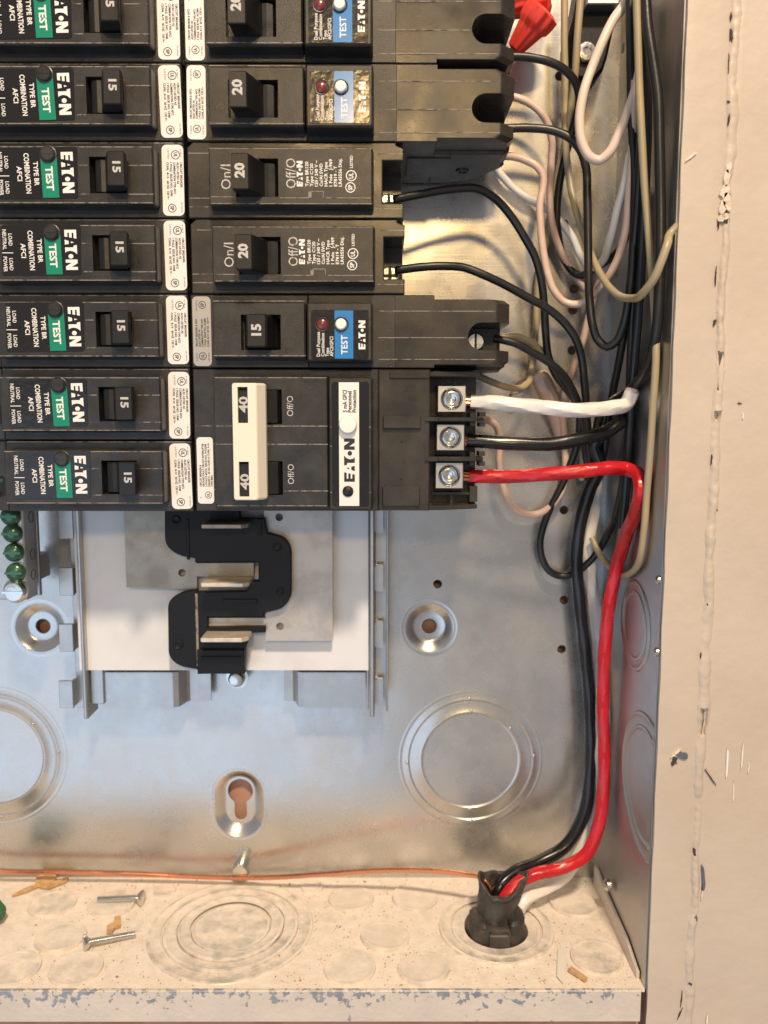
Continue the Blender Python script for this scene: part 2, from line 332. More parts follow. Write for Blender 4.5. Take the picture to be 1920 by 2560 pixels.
# --- lettering (2D meshes in text space, then laid into place)
_tc = {}
def text2d(s, bold=0.0, res=2):
    k = (s, bold, res)
    if k in _tc: return _tc[k]
    c = bpy.data.curves.new("t", 'FONT'); c.body = s; c.size = 1.0; c.resolution_u = res; c.offset = bold; c.align_x = 'LEFT'
    o = bpy.data.objects.new("t", c); me = bpy.data.meshes.new_from_object(o)
    vs = [(v.co.x, v.co.y) for v in me.vertices]; fs = [tuple(p.vertices) for p in me.polygons]
    bpy.data.objects.remove(o); bpy.data.meshes.remove(me); bpy.data.curves.remove(c)
    if vs:
        x0, x1 = min(v[0] for v in vs), max(v[0] for v in vs)
        vs = [(x-x0, y) for x, y in vs]; w = x1-x0
    else: w = 0
    _tc[k] = (vs, fs, w); return _tc[k]
def lay(mb, vs2, fs, x, d, z, su, sv, rot=90, tilt=0.0):
    """text-space (u,v) -> face of the breaker; rot 90 = reads upwards, 0 = upright"""
    a = math.radians(rot+tilt); ca, sa = math.cos(a), math.sin(a)
    mb.add([V(x+u*su*ca-v*sv*sa, d, z+u*su*sa+v*sv*ca) for u, v in vs2], fs)
def word(mb, s, x, d, z, h, length=None, bold=0.0, rot=90, tilt=0.0, align='L', res=2):
    """h = capital height in mm, optional fitted length; (x,z) = baseline start"""
    vs, fs, w = text2d(s, bold, res); sv = h/0.70; su = (length/w) if length else sv
    off = {'L': 0, 'C': -w*su/2, 'R': -w*su}[align]; a = math.radians(rot+tilt)
    lay(mb, vs, fs, x+off*math.cos(a), d, z+off*math.sin(a), su, sv, rot, tilt)
def ringpoly(mb, x, d, z, r, t, n=28):
    o = circ(x, z, r, n); i = circ(x, z, r-t, n)
    mb.add([V(a, d, b) for a, b in o+i], [(k, (k+1) % n, n+(k+1) % n, n+k) for k in range(n)])
def disc(mb, x, d, z, r, n=20): mb.add([V(a, d, b) for a, b in circ(x, z, r, n)], [tuple(range(n))])
LOGO = [  # block-letter maker's mark, unit height, length 3.71
    [(0, 0), (.62, 0), (.66, .24), (.27, .24), (.27, .39), (.70, .39), (.73, .61), (.27, .61), (.27, .76), (.77, .76), (.82, 1), (0, 1)],
    [(.90, 0), (1.36, 0), (1.30, .33), (1.02, .33)], [(1.06, .52), (1.24, .52), (1.17, .78)],
    [(1.40, 1), (1.46, .72), (1.62, .72), (1.62, 0), (2.10, 0), (1.98, .16), (1.93, .42), (1.98, .66), (2.08, .82), (2.26, 1)],
    [(2.44+.21*math.cos(i*math.pi/8), .46+.21*math.sin(i*math.pi/8)) for i in range(16)],
    [(2.74, 0), (3.03, 0), (3.03, .52), (3.36, 0), (3.70, 0), (3.70, 1), (3.42, 1), (3.42, .48), (3.08, 1), (2.74, 1)]]
def logo(mb, x, d, z, h, length, rot=90, tilt=0):
    for pl in LOGO:
        fs = [tuple(t) for t in tessellate_polygon([[Vector((a, b, 0)) for a, b in pl]])]
        lay(mb, pl, fs, x, d, z, length/3.7, h, rot, tilt)
def ulmark(mb, x, d, z, r, csa=False):
    ringpoly(mb, x, d, z, r, r*0.17)
    word(mb, "SP" if csa else "UL", x+r*0.36, d, z, r*0.80, length=r*1.05, bold=0.03, align='C')

# ------------------------------------------------------------------ scene-tree helpers
def thing(name, label, cat, loc=(0, 0, 0), rot=0.0, group=None):
    o = bpy.data.objects.new(name, None); COL.objects.link(o); o.location = V(*loc); o.rotation_euler = (0, rot, 0)
    o.empty_display_size = 0.01
    o["label"] = label; o["category"] = cat
    if group: o["group"] = group
    return o
def tag(o, label, cat, group=None):
    o["label"] = label; o["category"] = cat
    if group: o["group"] = group
    return o
def dup(root, loc, label):
    r = root.copy(); COL.objects.link(r); r.location = V(*loc); r["label"] = label
    for ch in list(root.children):
        c = ch.copy(); COL.objects.link(c); c.parent = r
        if ch.name.startswith('sticker'): c.rotation_euler = (0, random.uniform(-.022, .022), 0); c.location = (random.uniform(-.35, .35)*MM, 0, random.uniform(-.4, .4)*MM)
        if ch.name.startswith('nameplate'): c.rotation_euler = (0, random.uniform(-.009, .009), 0)
        if ch.name.startswith('handle'): c.location = (random.uniform(-.5, .2)*MM, 0, 0)
        for g in list(ch.children):
            e = g.copy(); COL.objects.link(e); e.parent = c
    return r

# ================================================================== SETTING
mb = MB(); mb.box(-260, 330, -30, -8.4, -440, 130)
o = mb.build("wall", M_WOOD); o["kind"] = "structure"; o["label"] = "bare pinkish wood behind the steel box, seen through its mounting holes"
# painted wall surface to the right and below the box
SEAM = 15.3
mb = MB(); nx, nz = 26, 120
x0, x1, z0, z1 = W+SEAM+0.5, 330, -440, 130
vs = []; 
for i in range(nx+1):
    for k in range(nz+1):
        x = x0+(x1-x0)*(i/nx)**1.6; z = z0+(z1-z0)*k/nz
        w = 0.35*math.sin(z*0.045+1.3)+0.22*math.sin(z*0.13+x*0.05)+0.25*math.sin(x*0.07)
        if i == 0: x += 0.5*math.sin(z*0.31)+0.35*math.sin(z*0.83+2)+random.uniform(-.25, .25); w -= 0.5
        vs.append(V(x, 72.9+w*0.6, z))
mb.add(vs, [(i*(nz+1)+k, (i+1)*(nz+1)+k, (i+1)*(nz+1)+k+1, i*(nz+1)+k+1) for i in range(nx) for k in range(nz)], True)
n0 = len(mb.v)
mb.add([V(x0, 60, z0), V(x0, 60, z1), V(x0, 72.2, z1), V(x0, 72.2, z0)], [(0, 1, 2, 3)])
o = mb.build("wall", M_PAINT); o["kind"] = "structure"; o["label"] = "cream painted wall right of the cracked seam"
mb = MB(); mb.box(-260, W-1.0, 50, 68.5, -440, ZB-11)
o = mb.build("wall", M_WOOD); o["kind"] = "structure"; o["label"] = "brown wood below the painted bottom lip of the box"

# painted trim strip over the right edge of the box
trim = thing("trim_strip", "cream painted flat trim strip along the right edge of the steel box", "trim", (W, 72, -150))
TX, TD, TZ = W, 72, -150
mb = MB(); nx, nz = 6, 160
vs = []
for i in range(nx+1):
    for k in range(nz+1):
        x = 0.35+(SEAM-0.35)*i/nx; z = -290+(ZT+20+150+290)*k/nz
        w = 0.12*math.sin(z*0.06)+0.10*math.sin(z*0.19+x*0.3)
        if i == nx: x += 0.45*math.sin(z*0.29+1)+random.uniform(-.3, .3); w -= 0.6
        if i == 0: x += 0.12*math.sin(z*0.21)+random.uniform(-.05, .05); w -= 0.15
        vs.append(V(x, 1.0+w, z))
mb.add(vs, [(i*(nz+1)+k, (i+1)*(nz+1)+k, (i+1)*(nz+1)+k+1, i*(nz+1)+k+1) for i in range(nx) for k in range(nz)], True)
mb.box(0.5, SEAM-0.7, -0.7, 0.55, -290, ZT+170)
mb.build("board", M_PAINT, trim)
# cracked, ragged ridge of filler and peeling paint along the seam
mb = MB(); N = 640; vs = []; rf = random.Random(21)
drift = 0.0; hgt = 0.3; M_ = 9
for k in range(N+1):
    z = -290+(ZT+460)*k/N
    drift = drift*.86+rf.uniform(-.28, .28); hgt = hgt*.84+rf.uniform(-.10, .26)
    ragged = .5+.5*math.sin(z*.047+1.2)*math.sin(z*.019)
    wd = 1.0+1.1*ragged+.5*abs(math.sin(z*.21))+rf.uniform(0, .3); c = SEAM+.1+.35*math.sin(z*.17)+drift*.5
    gap = (math.sin(z*.11)+.8*math.sin(z*.043+2)+.6*math.sin(z*.37)) < (-.9 if z > 20 else -1.55)
    for q in range(M_):
        t = -1+2*q/(M_-1); prof_ = (1-t*t)*(hgt*.9+.25*ragged)-.55*t*t
        if gap and abs(t) < .4: prof_ -= 2.0
        vs.append(V(c+t*wd+rf.uniform(-.07, .07), 1.0+prof_+rf.uniform(-.13, .13)*(1-t*t), z+rf.uniform(-.2, .2)))
mb.add(vs, [(k*M_+q, (k+1)*M_+q, (k+1)*M_+q+1, k*M_+q+1) for k in range(N) for q in range(M_-1)], True)
mb.box(SEAM-1.0, SEAM+1.2, -3.0, -1.3, -290, ZT+170)
mb.build("filler_seam", M_PAINT, trim, "cracked lumpy paint filler in the seam beside the wall")
def flake(parent, name, m, poly_px, thick=0.25, base=73.05, org=(W, 72, -150), label=None):
    pts = [P(u, v, base) for u, v in poly_px]; mb = MB()
    ol = [(p[0]-org[0], p[2]-org[2]) for p in pts]
    mb.loft([(ol, base-org[1]-0.6), (ol, base-org[1]+thick*0.5), (inset(ol, min(0.12, thick*.5)), base-org[1]+thick)])
    return mb.build(name, m, parent, label)
def blob(cx, cy, rx, ry, n=11, j=0.3, a=0):
    o = []
    for i in range(n):
        t = 2*math.pi*i/n; k = 1+random.uniform(-j, j); x, y = rx*k*math.cos(t), ry*k*math.sin(t)
        o.append((cx+x*math.cos(a)-y*math.sin(a), cy+x*math.sin(a)+y*math.cos(a)))
    return o
for (u, v, rx, ry, m, a, nm) in [
    (1829, 88, 6, 20, M_CRACK, -.05, "paint_gap"), (1822, 298, 5, 15, M_CRACK, .1, "paint_gap"), (1824, 253, 12, 5, M_CRACK, -.3, "paint_gap"), (1828, 40, 4, 12, M_CRACK, .0, "paint_gap"),
    (1822, 160, 2.5, 26, M_CRACK, .03, "paint_gap"), (1790, 690, 2.5, 24, M_CRACK, .06, "paint_gap"), (1787, 805, 6, 11, M_CRACK, .3, "paint_gap"), (1798, 560, 2, 14, M_CRACK, .15, "paint_gap"),
    (1779, 1150, 4, 13, M_CRACK, .1, "paint_gap"), (1781, 1344, 7, 2.5, M_CRACK, -.2, "paint_gap"), (1752, 1640, 2, 9, M_CRACK, .1, "paint_gap"),
    (1769, 1512, 3, 4, M_CRACK, 0, "paint_gap"), (1790, 1268, 2, 10, M_CRACK, -.5, "paint_gap"), (1686, 1905, 13, 11, M_CRACK, .5, "nail_hole"), (1707, 1889, 15, 8, M_DENT, .3, "bare_patch"),
    (1737, 2132, 6, 16, M_CRACK, -.2, "paint_gap"), (1758, 2195, 4, 34, M_DENT, -.08, "bare_patch"), (1778, 1945, 3, 26, M_CRACK, -.6, "paint_gap"), (1740, 2296, 4, 8, M_DENT, 0, "bare_patch"),
    (1727, 2460, 10, 3, M_CRACK, .5, "paint_gap"), (1704, 2500, 3, 22, M_CRACK, .1, "paint_gap"), (1700, 2535, 3, 16, M_CRACK, .4, "paint_gap"),
    (1806, 520, 9, 17, M_RAWPLASTER, .1, "exposed_filler"), (1818, 505, 10, 22, M_RAWPLASTER, -.1, "exposed_filler"), (1811, 478, 11, 18, M_RAWPLASTER, .3, "exposed_filler"), (1817, 446, 8, 20, M_RAWPLASTER, .1, "exposed_filler"), (1822, 420, 7, 14, M_RAWPLASTER, .3, "exposed_filler"), (1803, 545, 8, 10, M_RAWPLASTER, .3, "exposed_filler"), (1816, 540, 7, 9, M_RAWPLASTER, .0, "exposed_filler"), (1796, 556, 3, 12, M_CRACK, .2, "paint_gap"), (1812, 553, 9, 3, M_CRACK, -.4, "paint_gap"), (1728, 392, 3, 17, M_SCRATCH, .9, "paint_scratch"),
    (1818, 1910, 4, 40, M_SCRATCH, .05, "paint_scratch"), (1856, 1890, 3, 30, M_SCRATCH, .08, "paint_scratch"), (1834, 1980, 2, 26, M_SCRATCH, .02, "paint_scratch"), (1872, 1920, 2, 14, M_SCRATCH, .08, "paint_scratch"),
    (1768, 2551, 3, 14, M_SCRATCH, .1, "paint_scratch"), (1858, 1040, 3, 8, M_SCRATCH, 0, "paint_scratch"), (1850, 1008, 9, 2, M_CRACK, .1, "paint_gap"),
    (1757, 2220, 5, 12, M_CRACK, 0, "paint_gap"), (1690, 1883, 16, 3, M_RAWPLASTER, -.7, "exposed_filler"), (1755, 2238, 3, 12, M_RAWPLASTER, .2, "exposed_filler")]:
    flake(trim, nm, m, blob(u, v, rx*(.5 if m is M_CRACK else .6 if m is M_SCRATCH else 1), ry*(.8 if m is M_CRACK else 1), n=15, j=.45 if m is M_CRACK else .22, a=a), 0.05 if m is M_CRACK else 0.10, base=73.55)

# ------------------------------------------------------------------ steel enclosure
box = thing("breaker_box", "open grey galvanized steel breaker box with knockouts, dust on its floor", "breaker box", (0, 0, ZB))
def B(x, z): return (x, z-ZB)
holes = []; HOLE = []
for (u, v, r) in [(1435, 722, 1.9), (1432, 775, 1.9), (1430, 876, 1.9), (1410, 1275, 1.9), (1410, 1500, 1.9), (1404, 1623, 1.9), (1094, 1460, 1.9), (1399, 190, 1.9), (1410, 560, 1.9)]:
    p = P(u, v, 0); HOLE.append((p[0], p[2], r)); holes.append(circ(*B(p[0], p[2]), r, 18))
DIMP = [P(1074, 1570, 0), P(100, 1570, 0)]
for p in DIMP: holes.append(circ(*B(p[0], p[2]), 10.6, 32))
kp = P(598, 2010, 0); KX, KZ = kp[0], kp[2]-ZB
def stadium(cx, cz, r, h, n=12): return [(cx+r*math.cos(t), cz+h+r*math.sin(t)) for t in [math.pi*i/n for i in range(n+1)]] + [(cx+r*math.cos(t), cz-h+r*math.sin(t)) for t in [math.pi+math.pi*i/n for i in range(n+1)]]
holes.append(stadium(KX, KZ, 10.8, 4.6))
mb = MB(); mb.loft([(rect(-215, W, 0, ZT-ZB), -1.3), (rect(-215, W, 0, ZT-ZB), 0)], holes)
back = mb.build("back_wall", M_BACK, box)
for p in DIMP:
    mb = MB(); c = (p[0], 0, p[2]-ZB)
    mb.lathe(c, 'd', [(12.6, 0.02), (11.4, 0.05), (10.6, -0.25), (9.2, -1.0), (7.4, -2.5), (6.6, -3.0), (6.1, -3.15), (3.3, -3.15), (3.3, -4.6)], 40, close=False)
    mb.build("mounting_dimple", M_GALV, back)
mb = MB(); L = []
for r, h, dd in ((12.6, 4.6, 0.02), (11.6, 4.6, 0.05), (10.8, 4.6, -0.25), (9.4, 4.6, -1.1), (7.6, 4.6, -2.7), (6.8, 4.6, -3.3), (6.4, 4.6, -3.5)): L.append((stadium(KX, KZ, r, h), dd))
n = len(L[0][0]); vs = []; fs = []
for ol, dd in L: vs += [V(x, dd, z) for x, z in ol]
for k in range(len(L)-1):
    for i in range(n): j = (i+1) % n; fs.append((k*n+i, k*n+j, (k+1)*n+j, (k+1)*n+i))
mb.add(vs, fs, True)
key = []
for i in range(19):
    a = math.radians(-58+296*i/18); key.append((KX+5.6*math.cos(a), KZ+4.4+5.6*math.sin(a)))
key += [(KX-2.7, KZ-0.8), (KX-2.7, KZ-5.0)] + [(KX+2.7*math.cos(math.radians(180+180*i/8)), KZ-6.2+2.7*math.sin(math.radians(180+180*i/8))) for i in range(9)] + [(KX+2.7, KZ-0.8)]
mb.loft([(stadium(KX, KZ, 6.4, 4.6), -4.3), (stadium(KX, KZ, 6.4, 4.6), -3.5)], [key])
mb.build("keyhole_dimple", M_GALV, back)
def knock_back(px, py, radii, name="knockout"):
    p = P(px, py, 0); c = (p[0], 0, p[2]-ZB); mb = MB(); r1, r2, r3 = radii
    mb.lathe(c, 'd', [(r1+.5, 0.02), (r1, 0.16), (r1-.5, 0.06), (r1-0.9, 0.06)], 72, close=False)
    mb.lathe(c, 'd', [(r1-1.2, 0.02), (r1-1.6, .12), (r2+1.4, .16), (r2+.9, .40), (r2+.3, .44), (r2, .16), (r2-.2, .06)], 72, close=False)
    mb.lathe(c, 'd', [(r2-.5, .06), (r2-.9, .18), (r3+1.1, .20), (r3+.6, .55), (r3, .58), (r3-.5, .18), (r3-1.0, .14), (r3-1.3, .14), (r3-2.2, .14), (0.01, .14)], 72)
    for a, r in ((90, r3+.7), (-90, r3+.7), (-88, r2+.8), (92, r2+.8), (40, r3+.8), (4, r2+.7), (182, r2+.7)):
        t = math.radians(a); mb.lathe((c[0]+r*math.cos(t), .7, c[2]+r*math.sin(t)), 'd', [(.9, -.6), (.8, -.15), (.5, .05), (0.01, .1)], 10)
    return mb.build(name, M_BACK, back)
knock_back(1176, 1900, (31.0, 27.0, 21.6)); knock_back(-12, 1890, (31.0, 27.0, 21.6))
mb = MB(); p = P(604, 2164, 3); mb.lathe((p[0], 0, p[2]-ZB), 'd', [(3.3, 0), (3.3, 7.5), (2.9, 8.3), (0.01, 8.4)], 24); mb.build("stud", M_SCREW, back)
# right wall
mb = MB()
sw = []
vs_out = [(0.0, 0), (DF, 0), (DF, ZT-ZB), (0.0, ZT-ZB)]
def sidewall(mb, x0, x1, outline, hls=()):
    n = len(outline); base = len(mb.v)
    polys = [[Vector((a, b, 0)) for a, b in outline]] + [[Vector((a, b, 0)) for a, b in h] for h in hls]
    flat = [q for pl in [outline]+list(hls) for q in pl]; N = len(flat)
    vs = [V(x0, a, b) for a, b in flat]+[V(x1, a, b) for a, b in flat]; fs = []
    for t in tessellate_polygon(polys): fs += [tuple(t), tuple(i+N for i in t)]
    o = 0
    for pl in [outline]+list(hls):
        m = len(pl)
        for i in range(m): j = (i+1) % m; fs.append((o+i, o+j, o+j+N, o+i+N))
        o += m
    mb.add(vs, fs)
sh = []
for (u, v, r) in [(1541, 687, 2.0), (1531, 742, 2.0), (1556, 124, 2.0)]:
    p = PX(u, v, W); sh.append(circ(max(p[1], 4), p[2]-ZB, r, 16))
sidewall(mb, W, W+1.3, vs_out, sh)
side = mb.build("side_wall", M_GALVSIDE, box)
def knock_side(px, py, rr, name="knockout"):
    p = PX(px, py, W); mb = MB(); c = (W, p[1], p[2]-ZB)
    for r1, r0 in rr:
        mb.lathe(c, 'x', [(r1+.5, -0.02), (r1, -.6), (r1-.9, -.7), (r1-1.6, -.2)]+([(r0, -.2)] if r0 else [(r1-2.2, -.2), (r1-3.2, -.2), (0.01, -.2)]), 56, close=(r0 == 0))
    mb.v = [(X, Y, Z) if Y > -(DF-.8)*MM else ((W-.03)*MM, -(DF-.8)*MM, Z) for X, Y, Z in mb.v]
    return mb.build(name, M_GALVSIDE, side)
knock_side(1588, 1563, [(16.6, 13.2), (13.0, 0)]); 
p = PX(1605, 1965, W); knock_side(1612, 1965, [(26.0, 21.6), (21.2, 0)])
mb = MB(); p = PX(1648, 1450, W); mb.lathe((W, p[1], p[2]-ZB), 'x', [(1.6, 0), (1.5, -.8), (.8, -1.3), (.01, -1.4)], 14); mb.build("weld_dimple", M_GALV, side)
mb = MB(); p = PX(1644, 1630, W); mb.lathe((W, p[1], p[2]-ZB), 'x', [(1.6, 0), (1.5, -.8), (.8, -1.3), (.01, -1.4)], 14); mb.build("weld_dimple", M_GALV, side)
# floor of the box (horizontal plate with the cable opening)
def FL(u, v): p = PZ(u, v, ZB); return (p[0], p[1])
HC = FL(1240, 2322); HR = 12.6
mb = MB()
out = [(-215, 0.0), (W, 0.0), (W, DF), (-215, DF)]; hole = [(HC[0]+HR*math.cos(2*math.pi*i/36), HC[1]+HR*math.sin(2*math.pi*i/36)) for i in range(36)]
flat = out+hole; N = len(flat)
vs = [V(x, d, 0) for x, d in flat]+[V(x, d, -1.3) for x, d in flat]; fs = []
for t in tessellate_polygon([[Vector((*q, 0)) for q in out], [Vector((*q, 0)) for q in hole]]): fs += [tuple(t), tuple(i+N for i in t)]
for o0, m in ((0, 4), (4, 36)):
    for i in range(m): j = (i+1) % m; fs.append((o0+i, o0+j, o0+j+N, o0+i+N))
mb.add(vs, fs)
floor = mb.build("floor_wall", M_FLOOR, box)
rk = random.Random(11)
def knock_floor(u, v, r, rings=None, m=None, clipd=None):
    x, d = FL(u, v)
    if d+r > DF-0.6 and not rings: d = min(d, DF-0.6-r*0.25)
    mb = MB(); c = (x, d, 0)
    if rings:
        for r1, r0, h in rings: mb.lathe(c, 'z', [(r1+.3, 0.01), (r1, h), (r1-1.0, h+.12), (r1-1.4, h-.15)]+([(r0, h-.15)] if r0 else [(r1-1.8, h-.15), (r1-2.6, h-.15), (0.01, h-.15)]), 64, close=(r0 == 0))
    else: mb.lathe(c, 'z', [(r+.2, 0.01), (r-.05, 1.0), (r-.6, 1.1), (r-1.2, .82), (r-1.6, .80), (r-2.2, .80), (0.01, .80)], 44)
    if not rings and d+r < DF-1:
        ta, tb = math.radians(rk.uniform(-4.5, 4.5)), math.radians(rk.uniform(-1.0, 5.5))
        mb.v = [(X, Y, Z if Z < .05*MM else max(.03*MM, Z+math.tan(ta)*(X-x*MM)+math.tan(tb)*(-Y-d*MM))) for X, Y, Z in mb.v]
    # trim whatever reaches past the front edge or the back of the box
    vs = []
    for (X, Y, Z) in mb.v: vs.append((X, min(max(Y, -(DF-.5)*MM), -.3*MM), Z))
    mb.v = vs
    return mb.build("knockout", m or M_FLOORKO, floor)
for (u, v, r) in [(131, 2262, 9.6), (280, 2262, 9.6), (152, 2345, 9.6), (34, 2424, 9.6), (190, 2424, 9.6), (412, 2228, 4.6), (878, 2248, 9.6), (1037, 2246, 9.6), (963, 2342, 9.6), (874, 2422, 9.6), (1058, 2422, 9.6), (781, 2222, 4.6), (1432, 2258, 9.8), (1492, 2396, 9.8)]:
    knock_floor(u, v, r)
knock_floor(578, 2322, 32, rings=[(32.5, 27.5, .5), (26.5, 21.5, .95), (20.8, 16.2, 1.4), (15.4, 0, .8)], m=M_FLOORRING)
knock_floor(1240, 2322, 22, rings=[(22.6, 18.4, .9), (17.6, HR+.1, .35)], m=M_FLOORRING)
# painted front lip folded down from the floor, and the folded corner tab
mb = MB(); mb.box(-215, W-1.6, DF+0.05, DF+1.4, -11.8, 0.25, 0.25)
mb.build("front_lip", M_LIP, box, "painted front lip with flaking paint showing blue-grey steel")
mb = MB(); pl = [(6, 0.02), (66, 0.02), (66, 3.0), (52, 6.4), (20, 7.8), (9, 9.5), (6, 9.0)]
sidewall(mb, W-1.5, W-0.4, pl); mb.build("corner_tab", M_FLOORKO, box)
mb = MB(); p = PX(1524, 2212, W-1.5); mb.lathe((W-1.5, p[1], p[2]-ZB), 'x', [(2.6, 0), (2.5, -1.4), (1.6, -2.3), (.01, -2.5)], 18); mb.build("rivet", M_SCREW, box)

# ================================================================== BUS ASSEMBLY
bus = thing("bus_assembly", "bus bar assembly with black zigzag insulator and metal stabs on a white sheet", "bus assembly", (0, 6, -190))
BX, BD, BZ = 0, 6, -190
def Q(u, v, d): p = P(u, v, d); return (p[0]-BX, p[2]-BZ)
ZTOP = 190-26      # assembly runs up behind the breakers
xl, xr = Q(205, 1500, 16)[0], Q(915, 1500, 16)[0]; zs = Q(600, 1675, 16)[1]
# mounting pan: two side rails, foot flanges
rail_l = (Q(203, 1500, 18)[0], Q(250, 1600, 18)[0]); rail_r = (Q(914, 1500, 18)[0], Q(936, 1500, 18)[0])
zr = Q(240, 1790, 16)[1]
mb = MB(); mb.box(rail_l[0]-0.4, rail_l[1]-5.8, 1.0, 13.6, zr, ZTOP, .5); mb.box(rail_l[1]-5.4, rail_l[1]-0.2, 8.4, 9.6, zr+5, ZTOP, .3)
mb.build("rail", M_STEEL, bus)
mb = MB(); mb.box(rail_r[0]+1.6, rail_r[1], 1.0, 13.6, zr+1, ZTOP, .5); mb.box(rail_r[0]+0.3, rail_r[0]+1.2, 8.4, 9.6, zr+3, ZTOP, .2)
mb.build("rail", M_STEEL, bus)
# outer ledges with hook tabs
lx0, lx1 = Q(158, 1550, 12)[0], Q(205, 1550, 12)[0]
mb = MB(); mb.box(lx0+3.5, lx1-.2, 3.0, 4.2, zr+1.5, ZTOP, .2); mb.build("ledge", M_STEEL, bus)
rx0, rx1 = rail_r[1], Q(971, 1500, 14)[0]
mb = MB(); mb.box(rx0+.2, rx1-.6, 3.0, 4.2, zr+3, ZTOP, .2); mb.box(rx1-.9, rx1-.1, 4.6, 10.2, zr+2, ZTOP, .2); mb.build("ledge", M_STEEL, bus)
for k, v in enumerate((1312, 1455, 1596, 1738, 1170)):
    x, z = Q(163, v, 16); mb = MB()
    mb.box(x-2.8, x+3.0, 8.2, 9.4, z-5.8, z+5.8, .25); mb.box(x+1.9, x+3.0, 4.0, 8.1, z-5.4, z+5.4); mb.build("hook_tab", M_STEEL, bus)
for k, v in enumerate((1300, 1448, 1590, 1733, 1160)):
    x, z = Q(950, v, 16); mb = MB()
    mb.loft([(rounded(rect(x-2.2, x+1.3, z-5.6, z+5.6), [1.4, .4, .4, 1.4]), 6.6), (rounded(rect(x-2.2, x+1.3, z-5.6, z+5.6), [1.4, .4, .4, 1.4]), 8.0)])
    mb.box(x-2.0, x-1.0, 4.1, 6.7, z-5, z+5); mb.build("hook_tab", M_STEEL, bus)
for (ua, ub, bend) in ((252, 432, 1), (758, 914, -1)):
    a, b = Q(ua, 1700, 14)[0], Q(ub, 1700, 14)[0]; zt, zb_ = Q(600, 1679, 14)[1]-.3, Q(600, 1768, 14)[1]
    mb = MB(); pr = [(a, 7.0), (a, 8.2), (b, 8.2), (b, 7.0)]
    if bend > 0: pr = [(a, 7.0), (a, 8.2), (b, 8.2), (b+2.2, 7.4), (b+4.2, 1.2), (b+5.2, .2), (b+14, .2), (b+14, -.9), (b+4.6, -.9), (b+3.0, .4), (b+1.2, 6.6), (b, 7.0)]
    else: pr = [(b, 7.0), (b, 8.2), (a, 8.2), (a-2.2, 7.4), (a-4.2, 1.2), (a-5.2, .2), (a-9, .2), (a-9, -.9), (a-4.6, -.9), (a-3.0, .4), (a-1.2, 6.6), (a, 7.0)]
    mb.prof(pr, zb_, zt); mb.build("foot_flange", M_STEEL, bus)
mb = MB(); mb.box(xl-2, xr+1.0, 9.7, 10.3, zs, ZTOP); mb.build("insulating_sheet", M_SHEET, bus, "white insulating sheet")
x, z = Q(588, 1703, 12); mb = MB(); mb.lathe((x, .3, z), 'd', [(3.4, 0), (3.4, 3.4), (2.6, 4.6), (1.2, 5.0), (.01, 5.0)], 24); mb.lathe((x, .3, z), 'd', [(4.6, 0), (4.6, .9), (3.5, 1.0)], 24, close=False)
mb.build("pan_screw", M_SCREW, bus)
# bus bars (plates) with arms
DBUS = 21.0
def qq(lst, d=DBUS): return [Q(u, v, d) for u, v in lst]
zt_l = ZTOP
l_ol = qq([(316, 1468), (492, 1473), (492, 1441), (634, 1440), (634, 1407), (491, 1408), (491, 1397)]) + [(Q(491, 1397, DBUS)[0], ZTOP), (Q(316, 1300, DBUS)[0]-.5, ZTOP)]
hl = circ(*Q(455, 1432, DBUS), 1.55, 18)
mb = MB(); mb.loft([(l_ol, DBUS-BD-1.6), (l_ol, DBUS-BD)], [hl]); mb.build("bus_bar", M_BUS, bus, "tarnished left bus bar with a round hole")
r_ol = qq([(832, 1602), (664, 1602), (664, 1566), (519, 1567), (519, 1545), (664, 1545)]) + [(Q(664, 1545, DBUS)[0], ZTOP), (Q(833, 1300, DBUS)[0], ZTOP)]
mb = MB(); mb.loft([(r_ol, DBUS-BD-1.6), (r_ol, DBUS-BD)], [circ(*Q(700, 1566, DBUS), 1.55, 18), circ(*Q(698, 1293, DBUS), 1.55, 18)])
mb.build("bus_bar", M_BUS2, bus, "pale right bus bar")
# insulating black zigzag
DI = 24.0
ins_ol = qq([(646, 1405), (646, 1451), (628, 1452), (615, 1478), (494, 1480), (491, 1474), (455, 1480), (419, 1501), (421, 1643), (447, 1666), (493, 1674), (494, 1686), (613, 1682), (613, 1622), (627, 1583), (663, 1582), (663, 1567), (519, 1569), (519, 1543), (659, 1543), (659, 1533), (708, 1522), (728, 1493), (728, 1371), (712, 1343), (668, 1332), (661, 1296), (600, 1294), (600, 1262), (411, 1262), (412, 1363), (444, 1389), (487, 1396), (487, 1406)], DI)
rs = [0, 0, 0, 0, 0, 0, 6, 6, 6, 6, 0, 0, 0, 0, 0, 0, 0, 0, 0, 0, 0, 6, 6, 6, 6, 0, 0, 0, 0, 0, 6, 6, 0, 0]
ins_ol = rounded(ins_ol, rs, 5)
mb = MB(); mb.loft([(ins_ol, DBUS-BD+.15), (ins_ol, DI-BD-.4), (inset(ins_ol, .35), DI-BD)]); ins = mb.build("insulator", M_INSUL, bus, "black zigzag plastic insulator")
mb = MB(); a, b = Q(494, 1600, DI), Q(613, 1682, DI); mb.box(a[0], b[0], DI-BD+.05, DI-BD+1.6, b[1], Q(550, 1622, DI)[1], .3); mb.build("end_block", M_INSUL, ins)
mb = MB(); a, b = Q(494, 1600, DI), Q(494, 1690, DI); mb.box(a[0]-.5, a[0]+.5, DI-BD+.02, DI-BD+.5, Q(494, 1665, DI)[1], Q(494, 1484, DI)[1], .15); mb.build("rib", M_WEAR, ins)
